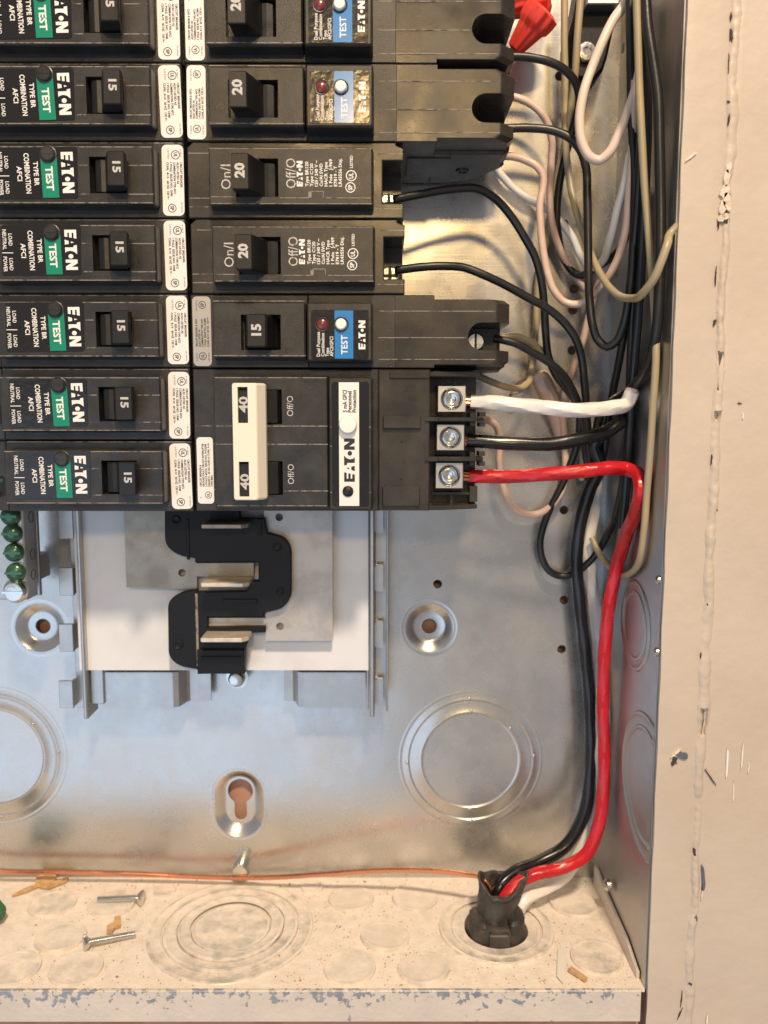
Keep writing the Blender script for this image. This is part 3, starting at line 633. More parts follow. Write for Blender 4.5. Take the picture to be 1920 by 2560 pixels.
for (u, v, r) in ((446, 1612, 1.9), (692, 1368, 1.9), (700, 1478, 1.6), (440, 1300, 1.9)):
    x, z = Q(u, v, DI); mb = MB(); mb.lathe((x, DI-BD, z), 'd', [(r, -.1), (r, .35), (r-.4, .5), (r-.9, .15), (.01, .1)], 20); mb.build("boss", M_INSUL, ins)
for pts_ in (((470, 1396), (470, 1300)), ((652, 1300), (652, 1335)), ((640, 1500), (560, 1505)), ((505, 1640), (600, 1640))):
    a, b = Q(*pts_[0], DI), Q(*pts_[1], DI); mb = MB(); x0_, x1_ = sorted((a[0], b[0])); z0_, z1_ = sorted((a[1], b[1]))
    mb.box(x0_-.4, x1_+.4, DI-BD-.1, DI-BD+(2.2 if pts_[0][1] == 1640 else .5), z0_-.4, z1_+.4, .15); mb.build("rib", M_INSUL, ins)
for (u0, u1, v, dl, lit) in ((520, 630, 1300, 13.0, 0), (519, 634, 1441, 13.0, 1), (519, 632, 1573, 13.5, 1)):  # top stab takes the darker metal, painting in the breakers' shade
    a, b = Q(u0, v, DBUS), Q(u1, v, DBUS); mb = MB()
    t = 1.7; x0_, x1_ = a[0], b[0]; zc = a[1]
    # blade standing out toward the viewer, its root bent down from the arm
    mb.prof([(x0_, DBUS-BD-1), (x1_, DBUS-BD-1), (x1_, DBUS-BD+dl-2.5), (x1_-2.2, DBUS-BD+dl), (x0_+.4, DBUS-BD+dl), (x0_, DBUS-BD+dl-.6)], zc-t, zc, .3)
    mb.build("stab", M_STAB if lit else M_BUS, bus)

# ================================================================== GROUND BAR
gb = thing("ground_bar", "silver grounding bar with green screws at the left edge", "ground bar", (-86, 14, -185))
mb = MB()
def G(u, v, d): p = P(u, v, d); return (p[0]+86, p[2]+185)
gx1 = G(62, 1400, 36)[0]; gz0 = G(40, 1500, 36)[1]
mb.box(gx1-13, gx1, 12, 22, gz0, 70, .6); mb.build("bar", M_STEEL, gb)
mb = MB(); x2 = G(96, 1450, 20)[0]; mb.box(gx1-13, x2, 3, 5, G(90, 1490, 20)[1], 60, .3); mb.box(gx1-10, gx1-3, -8, 12, gz0+4, gz0+14); mb.build("standoff", M_STEEL, gb)
for k, (u, v) in enumerate(((18, 1200), (20, 1245), (23, 1291), (28, 1334), (32, 1382), (36, 1432))):
    x, z = G(u, v, 38); mb = MB()
    mb.lathe((x, 22, z), 'd', [(3.6, 0), (3.7, .5), (3.5, 1.7), (2.6, 2.6), (1.2, 3.0)], 22, close=False)
    mb.lathe((x, 22, z), 'd', [(1.2, 3.0), (.01, 3.05)], 16); mb.box(x-3.2, x+3.2, 24.7, 25.3, z-.5, z+.5)
    mb.build("green_screw", M_GSCREW, gb)
x, z = G(34, 1480, 39); mb = MB(); mb.lathe((x, 22, z), 'd', [(4.6, 0), (4.7, 1.4), (4.2, 2.3), (3.4, 3.4), (.01, 3.9)], 24); mb.box(x-4.0, x+4.0, 25.0, 26.3, z-.45, z+.45)
mb.build("mounting_screw", M_SCREW, gb)
for k, (v, zz) in enumerate(((1290, 0), (1382, 0), (1432, 0))):
    x, z = G(74, v, 26); mb = MB(); mb.lathe((gx1+.02, 15, z), 'x', [(2.2, 0), (2.0, .15), (1.9, -.6), (.01, -.6)], 18); mb.build("wire_port", M_DARK, gb)

# ================================================================== BREAKERS
DL, DR = 51.0, 57.0
def seam(mb, x0, x1, d, z, w=0.16, h=0.10): mb.box(x0, x1, d-.05, d+h, z-w*1.4, z+w*1.4)
def lever(mb, x0, x1, dtip, zc, zh, lean, xb0, xb1, base=54.0):
    """toggle: barrel at the base, a slanted neck, flat tip x0..x1"""
    if lean: pl = [(xb0+2.5, base), (xb1-.3, base), (xb1-.3, base+2.2), (xb1-1.2, base+3.8), (xb1-3.2, base+4.4), (xb1-4.6, base+4.2), (x1+.25, dtip-.5), (x1-.15, dtip), (x0+.25, dtip), (x0, dtip-.4), (x0+.3, dtip-3.5), (xb0+2.5, base+2.6)]
    else: pl = [(xb0+.6, base), (xb1-.6, base), (xb1-1.4, base+2.4), (x1+2.0, base+3.2), (x1+.3, dtip-.6), (x1-.3, dtip), (x0+.3, dtip), (x0-.3, dtip-.6), (x0-1.2, base+3.2), (xb0+.6, base+2.4)]
    mb.prof(pl, zc-zh, zc+zh, .35)
def body_loft(mb, x0, x1, zh, d0=22.0, d1=DL, ch=.35): mb.box(x0, x1, d0, d1, -zh, zh, ch)
def label_left_text(mb, x0):
    d = DL+.22
    ulmark(mb, x0+5.3-2.6, d, -8.4+0, 1.5)
    word(mb, "LISTED", x0+6.0-.6, d, -10.4, .55, length=3.4)
    word(mb, "E-7819", x0+1.15, d, -10.2, .5, length=2.6)
    for i, (s, L) in enumerate((("CIRCUIT BREAKER", 8.4), ("ALSO LISTED AS", 7.2), ("COMBINATION TYPE AFCI", 10.4), ("1 POLE  ISSUE NO. 1048", 11.2), ("CU/AL  8-14   60 HZ  120 V~", 12.4))):
        word(mb, s, x0+1.2+i*1.15, d, -6.0, .74, length=L, bold=.03)
    word(mb, "LR 43556", x0+1.1, d, 7.2, .5, length=3.4); ulmark(mb, x0+4.2, d, 9.2, 1.45, True)
GROUP_L = "left column of 15 amp breakers"
def make_left():
    t = thing("circuit_breaker", "x", "circuit breaker", (0, DL, 0), math.pi, GROUP_L)
    off = DL
    def bd(mb, name, m, par=t): 
        mb.v = [(x, y+off*MM, z) for x, y, z in mb.v]; return mb.build(name, m, par)
    mb = MB(); body_loft(mb, 0.5, 66.6, 12.55)
    # outer end: two prongs round the terminal slot
    ol = [(66.6, -12.4), (78, -12.4), (78, -7.4), (69.2, -7.4), (67.2, -6.4), (67.2, -1.0), (68.2, -.2), (78, -.2), (78, 12.4), (66.6, 12.4)]
    ol = [(x, -z) for x, z in ol][::-1]
    mb.loft([(ol, 38), (ol, DL-.3), (inset(ol, .3), DL)]); mb.box(66.6, 84, 22, 38, -12.3, 12.3)
    body = bd(mb, "body", M_BLACK)
    mb = MB(); rc = rect(18.4, 30.8, -5.9, 5.9)
    o1 = rrect(8.9, 65.2, -9.9, 9.9, 1.6); o2 = inset(o1, .35); o3 = inset(o1, .95)
    mb.loft([(o1, DL-.2), (o1, DL+1.0), (o2, DR-.7), (o3, DR)], [rc]); mb.box(17.5, 31.6, DL-.5, DL+.6, -7, 7)
    bd(mb, "raised_cover", M_BLACK)
    mb = MB()
    for (a, b, z) in ((9.6, 17.6, -3.1), (31.4, 34.2, -3.1), (9.6, 17.8, 6.2), (31.2, 34.0, 6.2)): seam(mb, a, b, DR, z, .10, .06)
    for z in (-9.0, 9.0): seam(mb, 9.8, 64.4, DR-.02, z, .10, .06)
    for z in (-12.2,): seam(mb, 1, 66, DL, z, .12, .05)
    bd(mb, "mould_lines", M_WEAR)
    mb = MB(); lever(mb, 17.1, 22.7, 64.4, 0, 5.5, True, 18.4, 30.7, DL+.8); h = bd(mb, "handle", M_DARK)
    mb = MB(); word(mb, "15", 20.9, 64.43, -2.2, 2.5, length=3.6, bold=.035, align='L'); bd(mb, "rating", M_RATING, h)
    mb = MB(); tl = 2.0
    pl = rounded([(34.6, -9.0), (61.4, -8.6), (61.6, 8.0), (34.9, 7.6)], .9)
    mb.loft([(pl, DR-.1), (pl, DR+.18)]); plate = bd(mb, "nameplate", M_GLOSSLAB)
    mb = MB(); gr = [(41.5, -6.5), (47.0, -6.4), (46.6, 7.55), (41.1, 7.45)]; mb.loft([(gr, DR+.1), (gr, DR+.24)]); bd(mb, "green_band", M_GREEN, plate)
    mb = MB(); d = DR+.27
    logo(mb, 40.1, d, -7.2, 4.0, 13.2, tilt=tl*0.5)
    word(mb, "TEST", 45.4, d, -2.6, 2.35, length=7.9, bold=.03, tilt=tl)
    word(mb, "TYPE BR", 49.3, d, -.2, 1.55, length=7.8, bold=.02, align='C', tilt=tl)
    word(mb, "COMBINATION", 52.3, d, -.3, 1.7, length=13.0, bold=.02, align='C', tilt=tl)
    word(mb, "AFCI", 54.9, d, -.2, 1.6, length=4.8, bold=.02, align='C', tilt=tl)
    word(mb, "LOAD", 59.0, d, -3.8, 1.25, length=4.0, bold=.015, align='C'); word(mb, "NEUTRAL", 61.0, d, -3.8, 1.25, length=6.6, bold=.015, align='C')
    word(mb, "LOAD", 59.0, d, 4.3, 1.25, length=4.0, bold=.015, align='C'); word(mb, "POWER", 61.0, d, 4.3, 1.25, length=5.0, bold=.015, align='C')
    mb.loft([(rect(57.6, 61.3, .4, .65), d-.05), (rect(57.6, 61.3, .4, .65), d)])
    bd(mb, "lettering", M_PRINT, plate)
    mb = MB(); c = (44.3, DR, -6.5); mb.lathe(c, 'd', [(2.9, 0), (2.9, .25), (2.55, .4), (2.5, .1)], 26, close=False); mb.lathe(c, 'd', [(2.4, .0), (2.4, .9), (2.0, 1.35), (.01, 1.4)], 26); mb.box(42.2, 46.2, DR+1.2, DR+1.5, -6.6, -6.38)
    bd(mb, "test_button", M_BLACK)
    mb = MB(); ol = rrect(.8, 8.2, -11.7, 11.7, 1.7, 5); mb.loft([(ol, DL-.1), (ol, DL+.18)]); lb = bd(mb, "sticker", M_WHITE)
    mb = MB(); label_left_text(mb, .8); bd(mb, "fine_print", M_INK, lb)
    return t
protoL = make_left()
lab_left = ["15 amp breaker with green test band cut off by the top of the picture",
    "second 15 amp green-band breaker from the top, left column",
    "third 15 amp green-band breaker from the top, left column",
    "middle 15 amp green-band breaker, fourth of seven in the left column",
    "third 15 amp green-band breaker from the bottom, left column",
    "second 15 amp green-band breaker from the bottom, left column",
    "lowest 15 amp green-band breaker in the left column, above the bus stabs"]
def zc(row): return -12.7-25.4*row
for i in range(7):
    r = i-1
    if i == 0: protoL.location = V(0, DL, zc(r)); protoL["label"] = lab_left[0]
    else: dup(protoL, (random.uniform(-.25, .25), DL, zc(r)), lab_left[i])

# --- right column: dual purpose arc/ground-fault breakers
GROUP_D = "dual purpose breakers with blue test band"
def make_dual(label, row, amp, silver):
    t = thing("circuit_breaker", label, "circuit breaker", (0, DL, zc(row)), 0, GROUP_D)
    off = DL
    def bd(mb, name, m, par=t, lab=None):
        mb.v = [(x, y+off*MM, z) for x, y, z in mb.v]; return mb.build(name, m, par, lab)
    mb = MB(); body_loft(mb, .5, 41.5, 12.55)
    mb.box(41.5, 72, 22, DL, -12.58, 12.58, .3)
    bd(mb, "body", M_BLACK)
    mb = MB()
    mb.prof([(66, 24), (66, DL-.2), (85.6, DL-.2), (85.6, 2), (76, 2), (73, 4), (73, 24)], -12.56, 12.56, .25)
    mb.prof([(85.6, 2), (85.6, 24), (112.4, 24), (111.4, 21), (101.0, 5), (93, 2)], -12.5, 12.4, .4)
    zt, z0_, z1_ = 11.2, 3.2, -6.4; zb_ = -11.6; cx, cr = 102.2, 4.8
    def outl(xe, ins=0.0):
        arc = [(cx+cr*math.cos(a), (z0_+z1_)/2+cr*math.sin(a)) for a in [math.radians(90+180*i/12) for i in range(13)]]
        return [(85.6, zb_+ins), (xe-2.0, zb_+ins), (xe, zb_+ins+1.4), (xe, z1_)]+arc[::-1]+[(xe, z0_), (xe, zt-ins-1.4), (xe-2.0, zt-ins), (85.6, zt-ins)]
    mb.loft([(outl(112.4, -1.0), 23.5), (outl(112.4, -1.0), 37), (outl(112.4), 38), (outl(112.4), 46.4), (outl(107.6, .15), DL-.25), (outl(107.0, .4), DL-.05)])
    bd(mb, "terminal_housing", M_MATTE)
    mb = MB(); mb.prof([(76, 12), (76, 34), (92, 34), (89, 12)], -13.0, -12.5, .15); bd(mb, "side_pad", M_MATTE)
    mb = MB(); mb.lathe((97.5, 18, -12.5), "z", [(2.6, .2), (2.5, -.5), (1.7, -.6), (1.5, -.2), (.01, -.2)], 22); bd(mb, "side_rivet", M_BLACK)
    mb = MB()
    for z in (7.0, -2.1, -9.6):
        xe = 96.8 if z == -2.1 else 107
        seam(mb, 66, xe, DL-.03, z, .10, .05)
    for z in (-8.8,): seam(mb, 9.4, 41, DR-.02, z, .1, .05)
    for z in (9.6,): seam(mb, 9.6, 41, DR-.5, z, .1, .05)
    bd(mb, "mould_lines", M_WEAR)
    # terminal screw deep in the slot
    if amp == "15":
        mb = MB(); mb.box(98, 110, 24, 33, -6.2, 3.0); bd(mb, "terminal_block", M_BLACK)
        mb = MB(); c = (101.4, 37.4, -2.4); mb.lathe(c, 'd', [(3.2, -4.4), (3.2, 1.4), (2.8, 2.0), (.01, 2.0)], 26); s_ = bd(mb, "terminal_screw", M_SCREW)
        mb = MB(); mb.box(101.0, 101.8, 39.0, 39.5, -5.3, .5); bd(mb, "slot", M_DARK, s_)
    # raised cover with handle opening
    rx = (15.8, 32.4) if amp == "20" else (18.9, 32.6)
    mb = MB(); o1 = rrect(8.9, 41.4, -10.1, 9.6, 1.0); mb.loft([(o1, DL-.2), (o1, DL+1), (inset(o1, .3), DR-.7), (inset(o1, .85), DR)], [rect(rx[0], rx[1], -7.0, 5.0)]); mb.box(rx[0]-1, rx[1]+1, DL-.5, DL+.6, -8, 6)
    bd(mb, "raised_cover", M_BLACK)
    mb = MB()
    if amp == "20": lever(mb, 18.0, 23.7, 66.0, -1.4, 5.6, True, 16.2, 32.3, DL+.8)
    else: lever(mb, 21.9, 28.3, 63.2, -.9, 5.4, False, 19.2, 32.4, DL+.8)
    h = bd(mb, "handle", M_DARK)
    mb = MB()
    if amp == "20": word(mb, "20", 22.2, 66.03, -3.2, 3.1, length=4.8, bold=.04)
    else: word(mb, "15", 26.6, 63.23, -2.7, 3.1, length=3.9, bold=.04)
    bd(mb, "rating", M_RATING, h)
    # test block
    mb = MB(); o1 = rrect(41.6, 64.2, -11.1, 9.0, .9); mb.loft([(o1, DL-.2), (o1, DL+1.2), (inset(o1, .25), 59.3), (inset(o1, .8), 60)]); bd(mb, "test_block", M_BLACK)
    mb = MB(); ol = rrect(43.2, 62.7, -10.2, 6.2, .8); mb.loft([(ol, 59.9), (ol, 60.15)]); plate = bd(mb, "nameplate", M_GLOSSLAB)
    mb = MB(); ol = rect(51.2, 57.5, -10.0, 6.0); mb.loft([(ol, 60.05), (ol, 60.2)]); bd(mb, "blue_band", M_BLUE, plate)
    mb = MB(); d = 60.23; bt = .012
    for i, (s, L) in enumerate((("Dual Purpose", 8.2), ("Combination", 7.8), ("Type", 2.9), ("AFCI/GFCI", 6.6))): word(mb, s, 46.2+i*1.5, d, -9.3, 1.15, length=L, bold=bt)
    word(mb, "TEST", 55.5, d, -8.6, 2.1, length=6.4, bold=.015)
    logo(mb, 61.6, d, -6.9, 2.3, 9.6); bd(mb, "lettering", M_PRINT, plate)
    for (x, m, nm, r) in ((47.0, M_REDBTN, "indicator", 1.75), (53.4, M_WHITEBTN, "test_button", 1.85)):
        mb = MB(); c = (x, 60.1, 1.4); mb.lathe(c, 'd', [(r+.75, .1), (r+.6, .35), (r+.25, .3), (r+.2, 0)], 26, close=False); mb.build; bd(mb, "bezel", M_BLACK)
        mb = MB(); mb.lathe(c, 'd', [(r, 0), (r, 1.1 if m is M_WHITEBTN else .5), (r-.35, 1.5 if m is M_WHITEBTN else .8), (.01, 1.55 if m is M_WHITEBTN else .9)], 26); bd(mb, nm, m)
    mb = MB(); ol = rrect(1.1, 7.5, -12.0, 11.9, 1.6, 5); mb.loft([(ol, DL-.1), (ol, DL+.18)]); lb = bd(mb, "sticker", M_SILVERLAB if silver else M_WHITE)
    mb = MB(); d = DL+.22
    ulmark(mb, 4.4, d, -8.6, 1.35); word(mb, "E-46918", 2.6, d, -10.2, .5, length=2.6); word(mb, "LISTED", 6.8, d, -10.4, .5, length=3)
    for i, (s, L) in enumerate((("CIRCUIT BREAKER & GFCI", 9.6), ("ALSO LISTED AS", 6.0), ("COMBINATION TYPE AFCI", 9.6), ("1 POLE  ISSUE NO. AC084", 9.9), ("CU/AL 8-14  60 HZ  120 V~", 10.4))): word(mb, s, 2.7+i*1.0, d, -5.4, .68, length=L, bold=.03)
    ulmark(mb, 4.6, d, 9.0, 1.3, True); word(mb, "LR-43556", 2.8, d, 7.0, .5, length=3.6); bd(mb, "fine_print", M_INK, lb)
    return t
D1 = make_dual("20 amp blue-band breaker at the top edge of the right column", -1, "20", False)
D2 = dup(D1, (.3, DL, zc(0)), "20 amp blue-band breaker second from the top, shiny with lamp glare")
D3 = make_dual("15 amp blue-band breaker with grey sticker, above the white-handled breaker", 3, "15", True)

# --- plain 20 amp breakers
GROUP_P = "plain 20 amp breakers"
def make_plain(label, row):
    t = thing("circuit_breaker", label, "circuit breaker", (0, DL, zc(row)), 0, GROUP_P); off = DL
    def bd(mb, name, m, par=t):
        mb.v = [(x, y+off*MM, z) for x, y, z in mb.v]; return mb.build(name, m, par)
    mb = MB(); ol = [(.6, -12.5), (74.6, -12.5), (74.6, -7.5), (67.4, -7.5), (67.4, 6.6), (74.6, 6.6), (74.6, 10.6), (72, 11.6), (72, 12.5), (2.6, 12.5), (.6, 10.8)]
    mb.loft([(ol, 22), (ol, DL-.35), (inset(ol, .35), DL)])
    mb.prof([(64, 4), (64, 33), (74.2, 33), (74.2, 12), (70, 4)], -12.4, 12.4, .3); bd(mb, "body", M_MATTE)
    mb = MB(); rc = rect(18.2, 32.4, -7.0, 5.4); o1 = rrect(8.8, 64.4, -10.1, 9.4, .9); mb.loft([(o1, DL-.2), (o1, DL+1), (inset(o1, .3), DR-.7), (inset(o1, .8), DR)], [rc]); mb.box(17.4, 33.2, DL-.5, DL+.6, -8, 6)
    bd(mb, "raised_cover", M_BLACK)
    mb = MB(); seam(mb, 1, 8.4, DL, 8.9, .1, .05); seam(mb, 1, 8.4, DL, -5.9, .1, .05); seam(mb, 1, 8.4, DL, -8.8, .1, .05)
    for (x0, x1, z) in ((9.6, 17.6, -7.0), (33, 42.4, -7.3), (48.4, 63.6, -7.3), (43.4, 47.4, -5.2)): seam(mb, x0, x1, DR, z, .09, .05)
    mb.box(47.4, 47.6, DR, DR+.05, -7.3, -5.2); mb.prof([(42.4, DR), (42.6, DR+.05), (43.5, DR+.05), (43.3, DR)], -7.3, -5.2)
    for z in (-9.2, 8.6): seam(mb, 9.6, 63.8, DR-.03, z, .09, .05)
    seam(mb, 65, 74.4, DL-.02, -9.3, .1, .05); seam(mb, 65, 74.4, DL-.02, 8.8, .1, .05)
    bd(mb, "mould_lines", M_WEAR)
    mb = MB(); lever(mb, 18.3, 23.8, 66, -1.3, 5.7, True, 18.0, 32.3, DL+.8); h = bd(mb, "handle", M_DARK)
    mb = MB(); word(mb, "20", 22.4, 66.03, -3.4, 3.0, length=4.7, bold=.045); bd(mb, "rating", M_RATING, h)
    mb = MB(); d = DR+.03
    word(mb, "On/I", 16.4, d, -4.6, 3.3, length=8.0, bold=.0)
    word(mb, "Off/O", 38.2, d, -4.2, 3.3, length=9.6, bold=.0)
    bd(mb, "switch_marking", M_GREYPRINT)
    mb = MB(); logo(mb, 40.6, d, -3.6, 2.0, 8.2)
    for i, (s, L) in enumerate((("Type BR120", 8.0), ("Type C120", 7.4), ("120 / 240 V ~", 8.4), ("Cu/Al SWD", 7.4), ("HACR Type", 7.9), ("1 Pole   J-969", 8.8), ("E7819 - T", 6.6), ("LR43556 Disj.", 9.0))): word(mb, s, 42.5+i*1.6, d, -3.6, 1.05, length=L, bold=.02)
    ulmark(mb, 56.6, d, -3.9, 1.7, True); ulmark(mb, 56.9, d, -.1, 1.8); word(mb, "LISTED", 57.4, d, 2.4, .9, length=4.0, bold=.02)
    bd(mb, "lettering", M_PRINT)
    mb = MB(); c = (69.6, 34.4, -4.0); mb.lathe(c, 'd', [(3.4, 0), (3.5, 1.8), (3.0, 2.6), (.01, 2.6)], 24); s_ = bd(mb, "terminal_screw", M_SCREW)
    mb = MB(); mb.box(69.0, 70.2, 36.9, 37.1, -7.0, -1.0); mb.box(66.8, 72.4, 36.9, 37.1, -4.6, -3.4); bd(mb, "slot", M_DARK, s_)
    return t
p1 = make_plain("upper of the two plain 20 amp breakers with stencilled Off marking", 1)
dup(p1, (.5, DL, zc(2)), "lower of the two plain 20 amp breakers with stencilled Off marking")

# --- two-pole 40 amp breaker
t40 = thing("circuit_breaker", "double-width 40 amp breaker with white handle tie and three screw lugs", "circuit breaker", (0, DL, zc(4.5)))
def b40(mb, name, m, par=t40, lab=None):
    mb.v = [(x, y+DL*MM, z) for x, y, z in mb.v]; return mb.build(name, m, par, lab)
mb = MB(); mb.box(.6, 66, 22, DL, -25.1, 25.1, .35); b40(mb, "body", M_BLACK)
mb = MB(); mb.box(66, 84.2, 4, DL-.15, -25.0, 25.0, .4)
mb.box(84.2, 102.4, 4, 34, -24.4, 24.6)                       # lug floor
mb.prof([(84.2, 34), (84.2, 49.5), (90, 48.6), (102.2, 44), (102.6, 34)], -25.0, -23.4, .3)
mb.prof([(84.2, 34), (84.2, 49.5), (102.2, 47), (102.6, 34)], 22.6, 24.6, .3)
mb.box(99.6, 102.4, 34, 43, -22.6, -16.8); mb.box(84.2, 99.6, 34, 36, -23.3, -18.4); mb.box(92.4, 93.6, 36, 41, -23.3, -19.2); mb.box(86, 99.6, 36, 42, -20.0, -19.2)
b40(mb, "terminal_housing", M_MATTE)
for (z, e) in ((7.6, 0), (-6.6, 1)):
    mb = MB(); mb.prof([(82.6, 36), (82.6, 51.6), (87.0, 51.6), (87.4, 50.2), (101, 49), (103.8, 46.8), (103.8, 36)], z-.75, z+.75, .2)
    mb.box(99.0, 100.6, 36, 47, z-2.4, z+2.4); mb.box(102.4, 104.6, 38, 46, z-2.6, z-1.0); mb.box(102.4, 104.6, 38, 46, z+1.0, z+2.6)
    b40(mb, "barrier", M_BLACK)
mb = MB(); 
mb.box(67.6, 81.0, DL-.3, 52.2, 4.3, 8.7, .3); b40(mb, "raised_pad", M_MATTE)
mb = MB(); mb.box(67.4, 80.8, DL-.3, 52.2, -23.2, -16.2, .3); b40(mb, "raised_pad", M_MATTE)
mb = MB(); mb.box(70, 84, DL-.3, 51.4, 21.8, 24.2, .3); b40(mb, "raised_pad", M_MATTE)
mb = MB()
word(mb, "LOAD", 70.8, DL+.02-.14, 17.6, 1.9, length=7.5, rot=-90, bold=.0); word(mb, "NEUTRAL", 74.4, DL-.12, 19.4, 1.9, length=11.5, rot=-90)
word(mb, "LOAD", 70.8, DL-.12, -3.5, 1.9, length=7.5, rot=-90); word(mb, "POWER", 74.4, DL-.12, -2.6, 1.9, length=9.5, rot=-90)
for (x0, x1, z0_, z1_) in ((77.4, 81.2, 14.2, 14.7), (74.0, 80.8, -.6, -.2), (74.0, 74.4, -2.4, -.2), (74.0, 80.8, -14.0, -13.6), (74.0, 74.4, -14.0, -11.6)): mb.box(x0, x1, DL-.2, DL-.10, z0_, z1_)
b40(mb, "embossed_marking", M_MATTE)
mb = MB(); o1 = rrect(8.6, 48.9, -23.6, 22.8, 1.0); R1, R2 = rect(18, 32.6, 5.9, 17.8), rect(18, 32.6, -18.8, -7.0)
mb.loft([(o1, DL-.2), (o1, DL+1), (inset(o1, .3), DR-.6), (inset(o1, .8), DR)], [R1, R2]); mb.box(17, 33.4, DL-.5, DL+.6, -20, 19)
b40(mb, "raised_cover", M_BLACK)
mb = MB()
for z in (5.2, -1.1, -17.4): seam(mb, (27.4 if z > -10 else 33), 48.4, DR, z, .12, .06); seam(mb, 1.0, 8, DL, z, .1, .05)
seam(mb, 9.6, 17, DR, 5.2, .1, .05); seam(mb, 9.6, 17, DR, -1.1, .1, .05); seam(mb, 9.6, 48, DR-.03, -22.6, .1, .06); seam(mb, 9.6, 48, DR-.03, 21.8, .1, .06)
b40(mb, "mould_lines", M_WEAR)
for (z0_, z1_) in ((6.2, 17.5), (-18.5, -7.3)):
    mb = MB(); mb.prof([(20, DL+.8), (32.2, DL+.8), (32.2, 55.4), (31.0, 57.4), (29.0, 58.2), (26.4, 57.8), (24.0, 64.8), (18.0, 64.8), (18.8, 58)], z0_, z1_, .3); h = b40(mb, "handle", M_DARK)
    mb = MB(); zz = (z0_+z1_)/2; word(mb, "40", 22.0, 64.85, zz-2.6+(0.5 if zz > 0 else -.8), 2.9, length=5.4, bold=.03); b40(mb, "rating", M_RATING, h)
mb = MB(); o0 = rrect(17.0, 27.6, -19.9, 19.7, .9); o1 = [(x if x < 26 else x, z) for x, z in o0]
oT = rrect(17.2, 25.0, -19.5, 19.3, .7); w1, w2 = rect(18.9, 22.3, 6.3, 18.3), rect(18.9, 22.3, -18.6, -6.7)
oT0 = rrect(17.0, 25.4, -19.8, 19.6, .9)
mb.loft([(o0, 58.6), (o0, 61.6), (oT0, 65.7), (oT, 66.1)], [w1, w2]); b40(mb, "handle_tie", M_CREAM, lab="white handle tie bar with two rating windows")
mb = MB(); word(mb, "Off/O", 36.5, DR+.03, 8.6, 2.2, length=7.0); word(mb, "Off/O", 36.5, DR+.03, -15.0, 2.2, length=7.0); b40(mb, "switch_marking", M_GREYPRINT)
mb = MB(); o1 = rrect(48.7, 64.2, -23.8, 22.2, .9); mb.loft([(o1, DL-.2), (o1, DL+1.2), (inset(o1, .3), 59.2), (inset(o1, .8), 60)]); b40(mb, "test_block", M_BLACK)
mb = MB(); 
for z in (4.9, -1.6, -17.6): seam(mb, 49.4, 63.6, 60, z, .1, .05)
b40(mb, "mould_lines", M_WEAR)
mb = MB(); ol = rrect(50.0, 62.8, -22.4, 20.2, .9); mb.loft([(ol, 59.9), (ol, 60.2)]); pl40 = b40(mb, "nameplate", M_GLOSSLAB)
mb = MB(); ol = rect(52.5, 59.4, -22.3, 20.1); mb.loft([(ol, 60.1), (ol, 60.26)]); b40(mb, "white_band", M_WHITE, pl40)
mb = MB(); logo(mb, 57.9, 60.3, -13.9, 3.7, 14.9)
for i, (s, L) in enumerate((("5 mA GFCI", 7.6), ("Personnel", 7.2), ("Protection", 7.6))): word(mb, s, 55.2+i*1.62, 60.3, 9.9, 1.35, length=L, bold=.03)
b40(mb, "lettering", M_INK, pl40)
mb = MB(); c = (55.6, 60.2, 5.8); mb.lathe(c, 'd', [(3.1, 0), (3.12, 1.7), (2.75, 2.2), (2.4, 2.25), (.01, 2.25)], 36); b40(mb, "test_button", M_WHITEBTN)
mb = MB(); c = (55.5, 60.22, -17.2); mb.lathe(c, 'd', [(1.9, 0), (1.9, .4), (1.55, .5), (1.45, .1)], 28, close=False); mb.lathe(c, 'd', [(1.42, .1), (1.4, .5), (1.0, .7), (.01, .7)], 28); b40(mb, "indicator", M_DARK)
mb = MB(); ol = rrect(1.4, 7.2, -22.5, 1.2, 1.2, 5); mb.loft([(ol, DL-.1), (ol, DL+.18)]); lb = b40(mb, "sticker", M_WHITE)
mb = MB(); d = DL+.22; word(mb, "T", 3.0, d, -20.6, .7); ulmark(mb, 5.2, d, -19.4, 1.25)
for i, (s, L) in enumerate((("CIRCUIT BREAKER &", 7.8), ("GROUND FAULT CIRCUIT INTERRUPTER", 15.4), ("2 POLE E-45310  ISSUE NO. 0153208", 15.2), ("120/240 V~ 60 HZ CLASS A CU/AL 3-14", 15.4), ("TYPE BRN", 4.0))): word(mb, s, 2.9+i*1.0, d, -16.4, .70, length=L, bold=.03)
b40(mb, "fine_print", M_INK, lb)
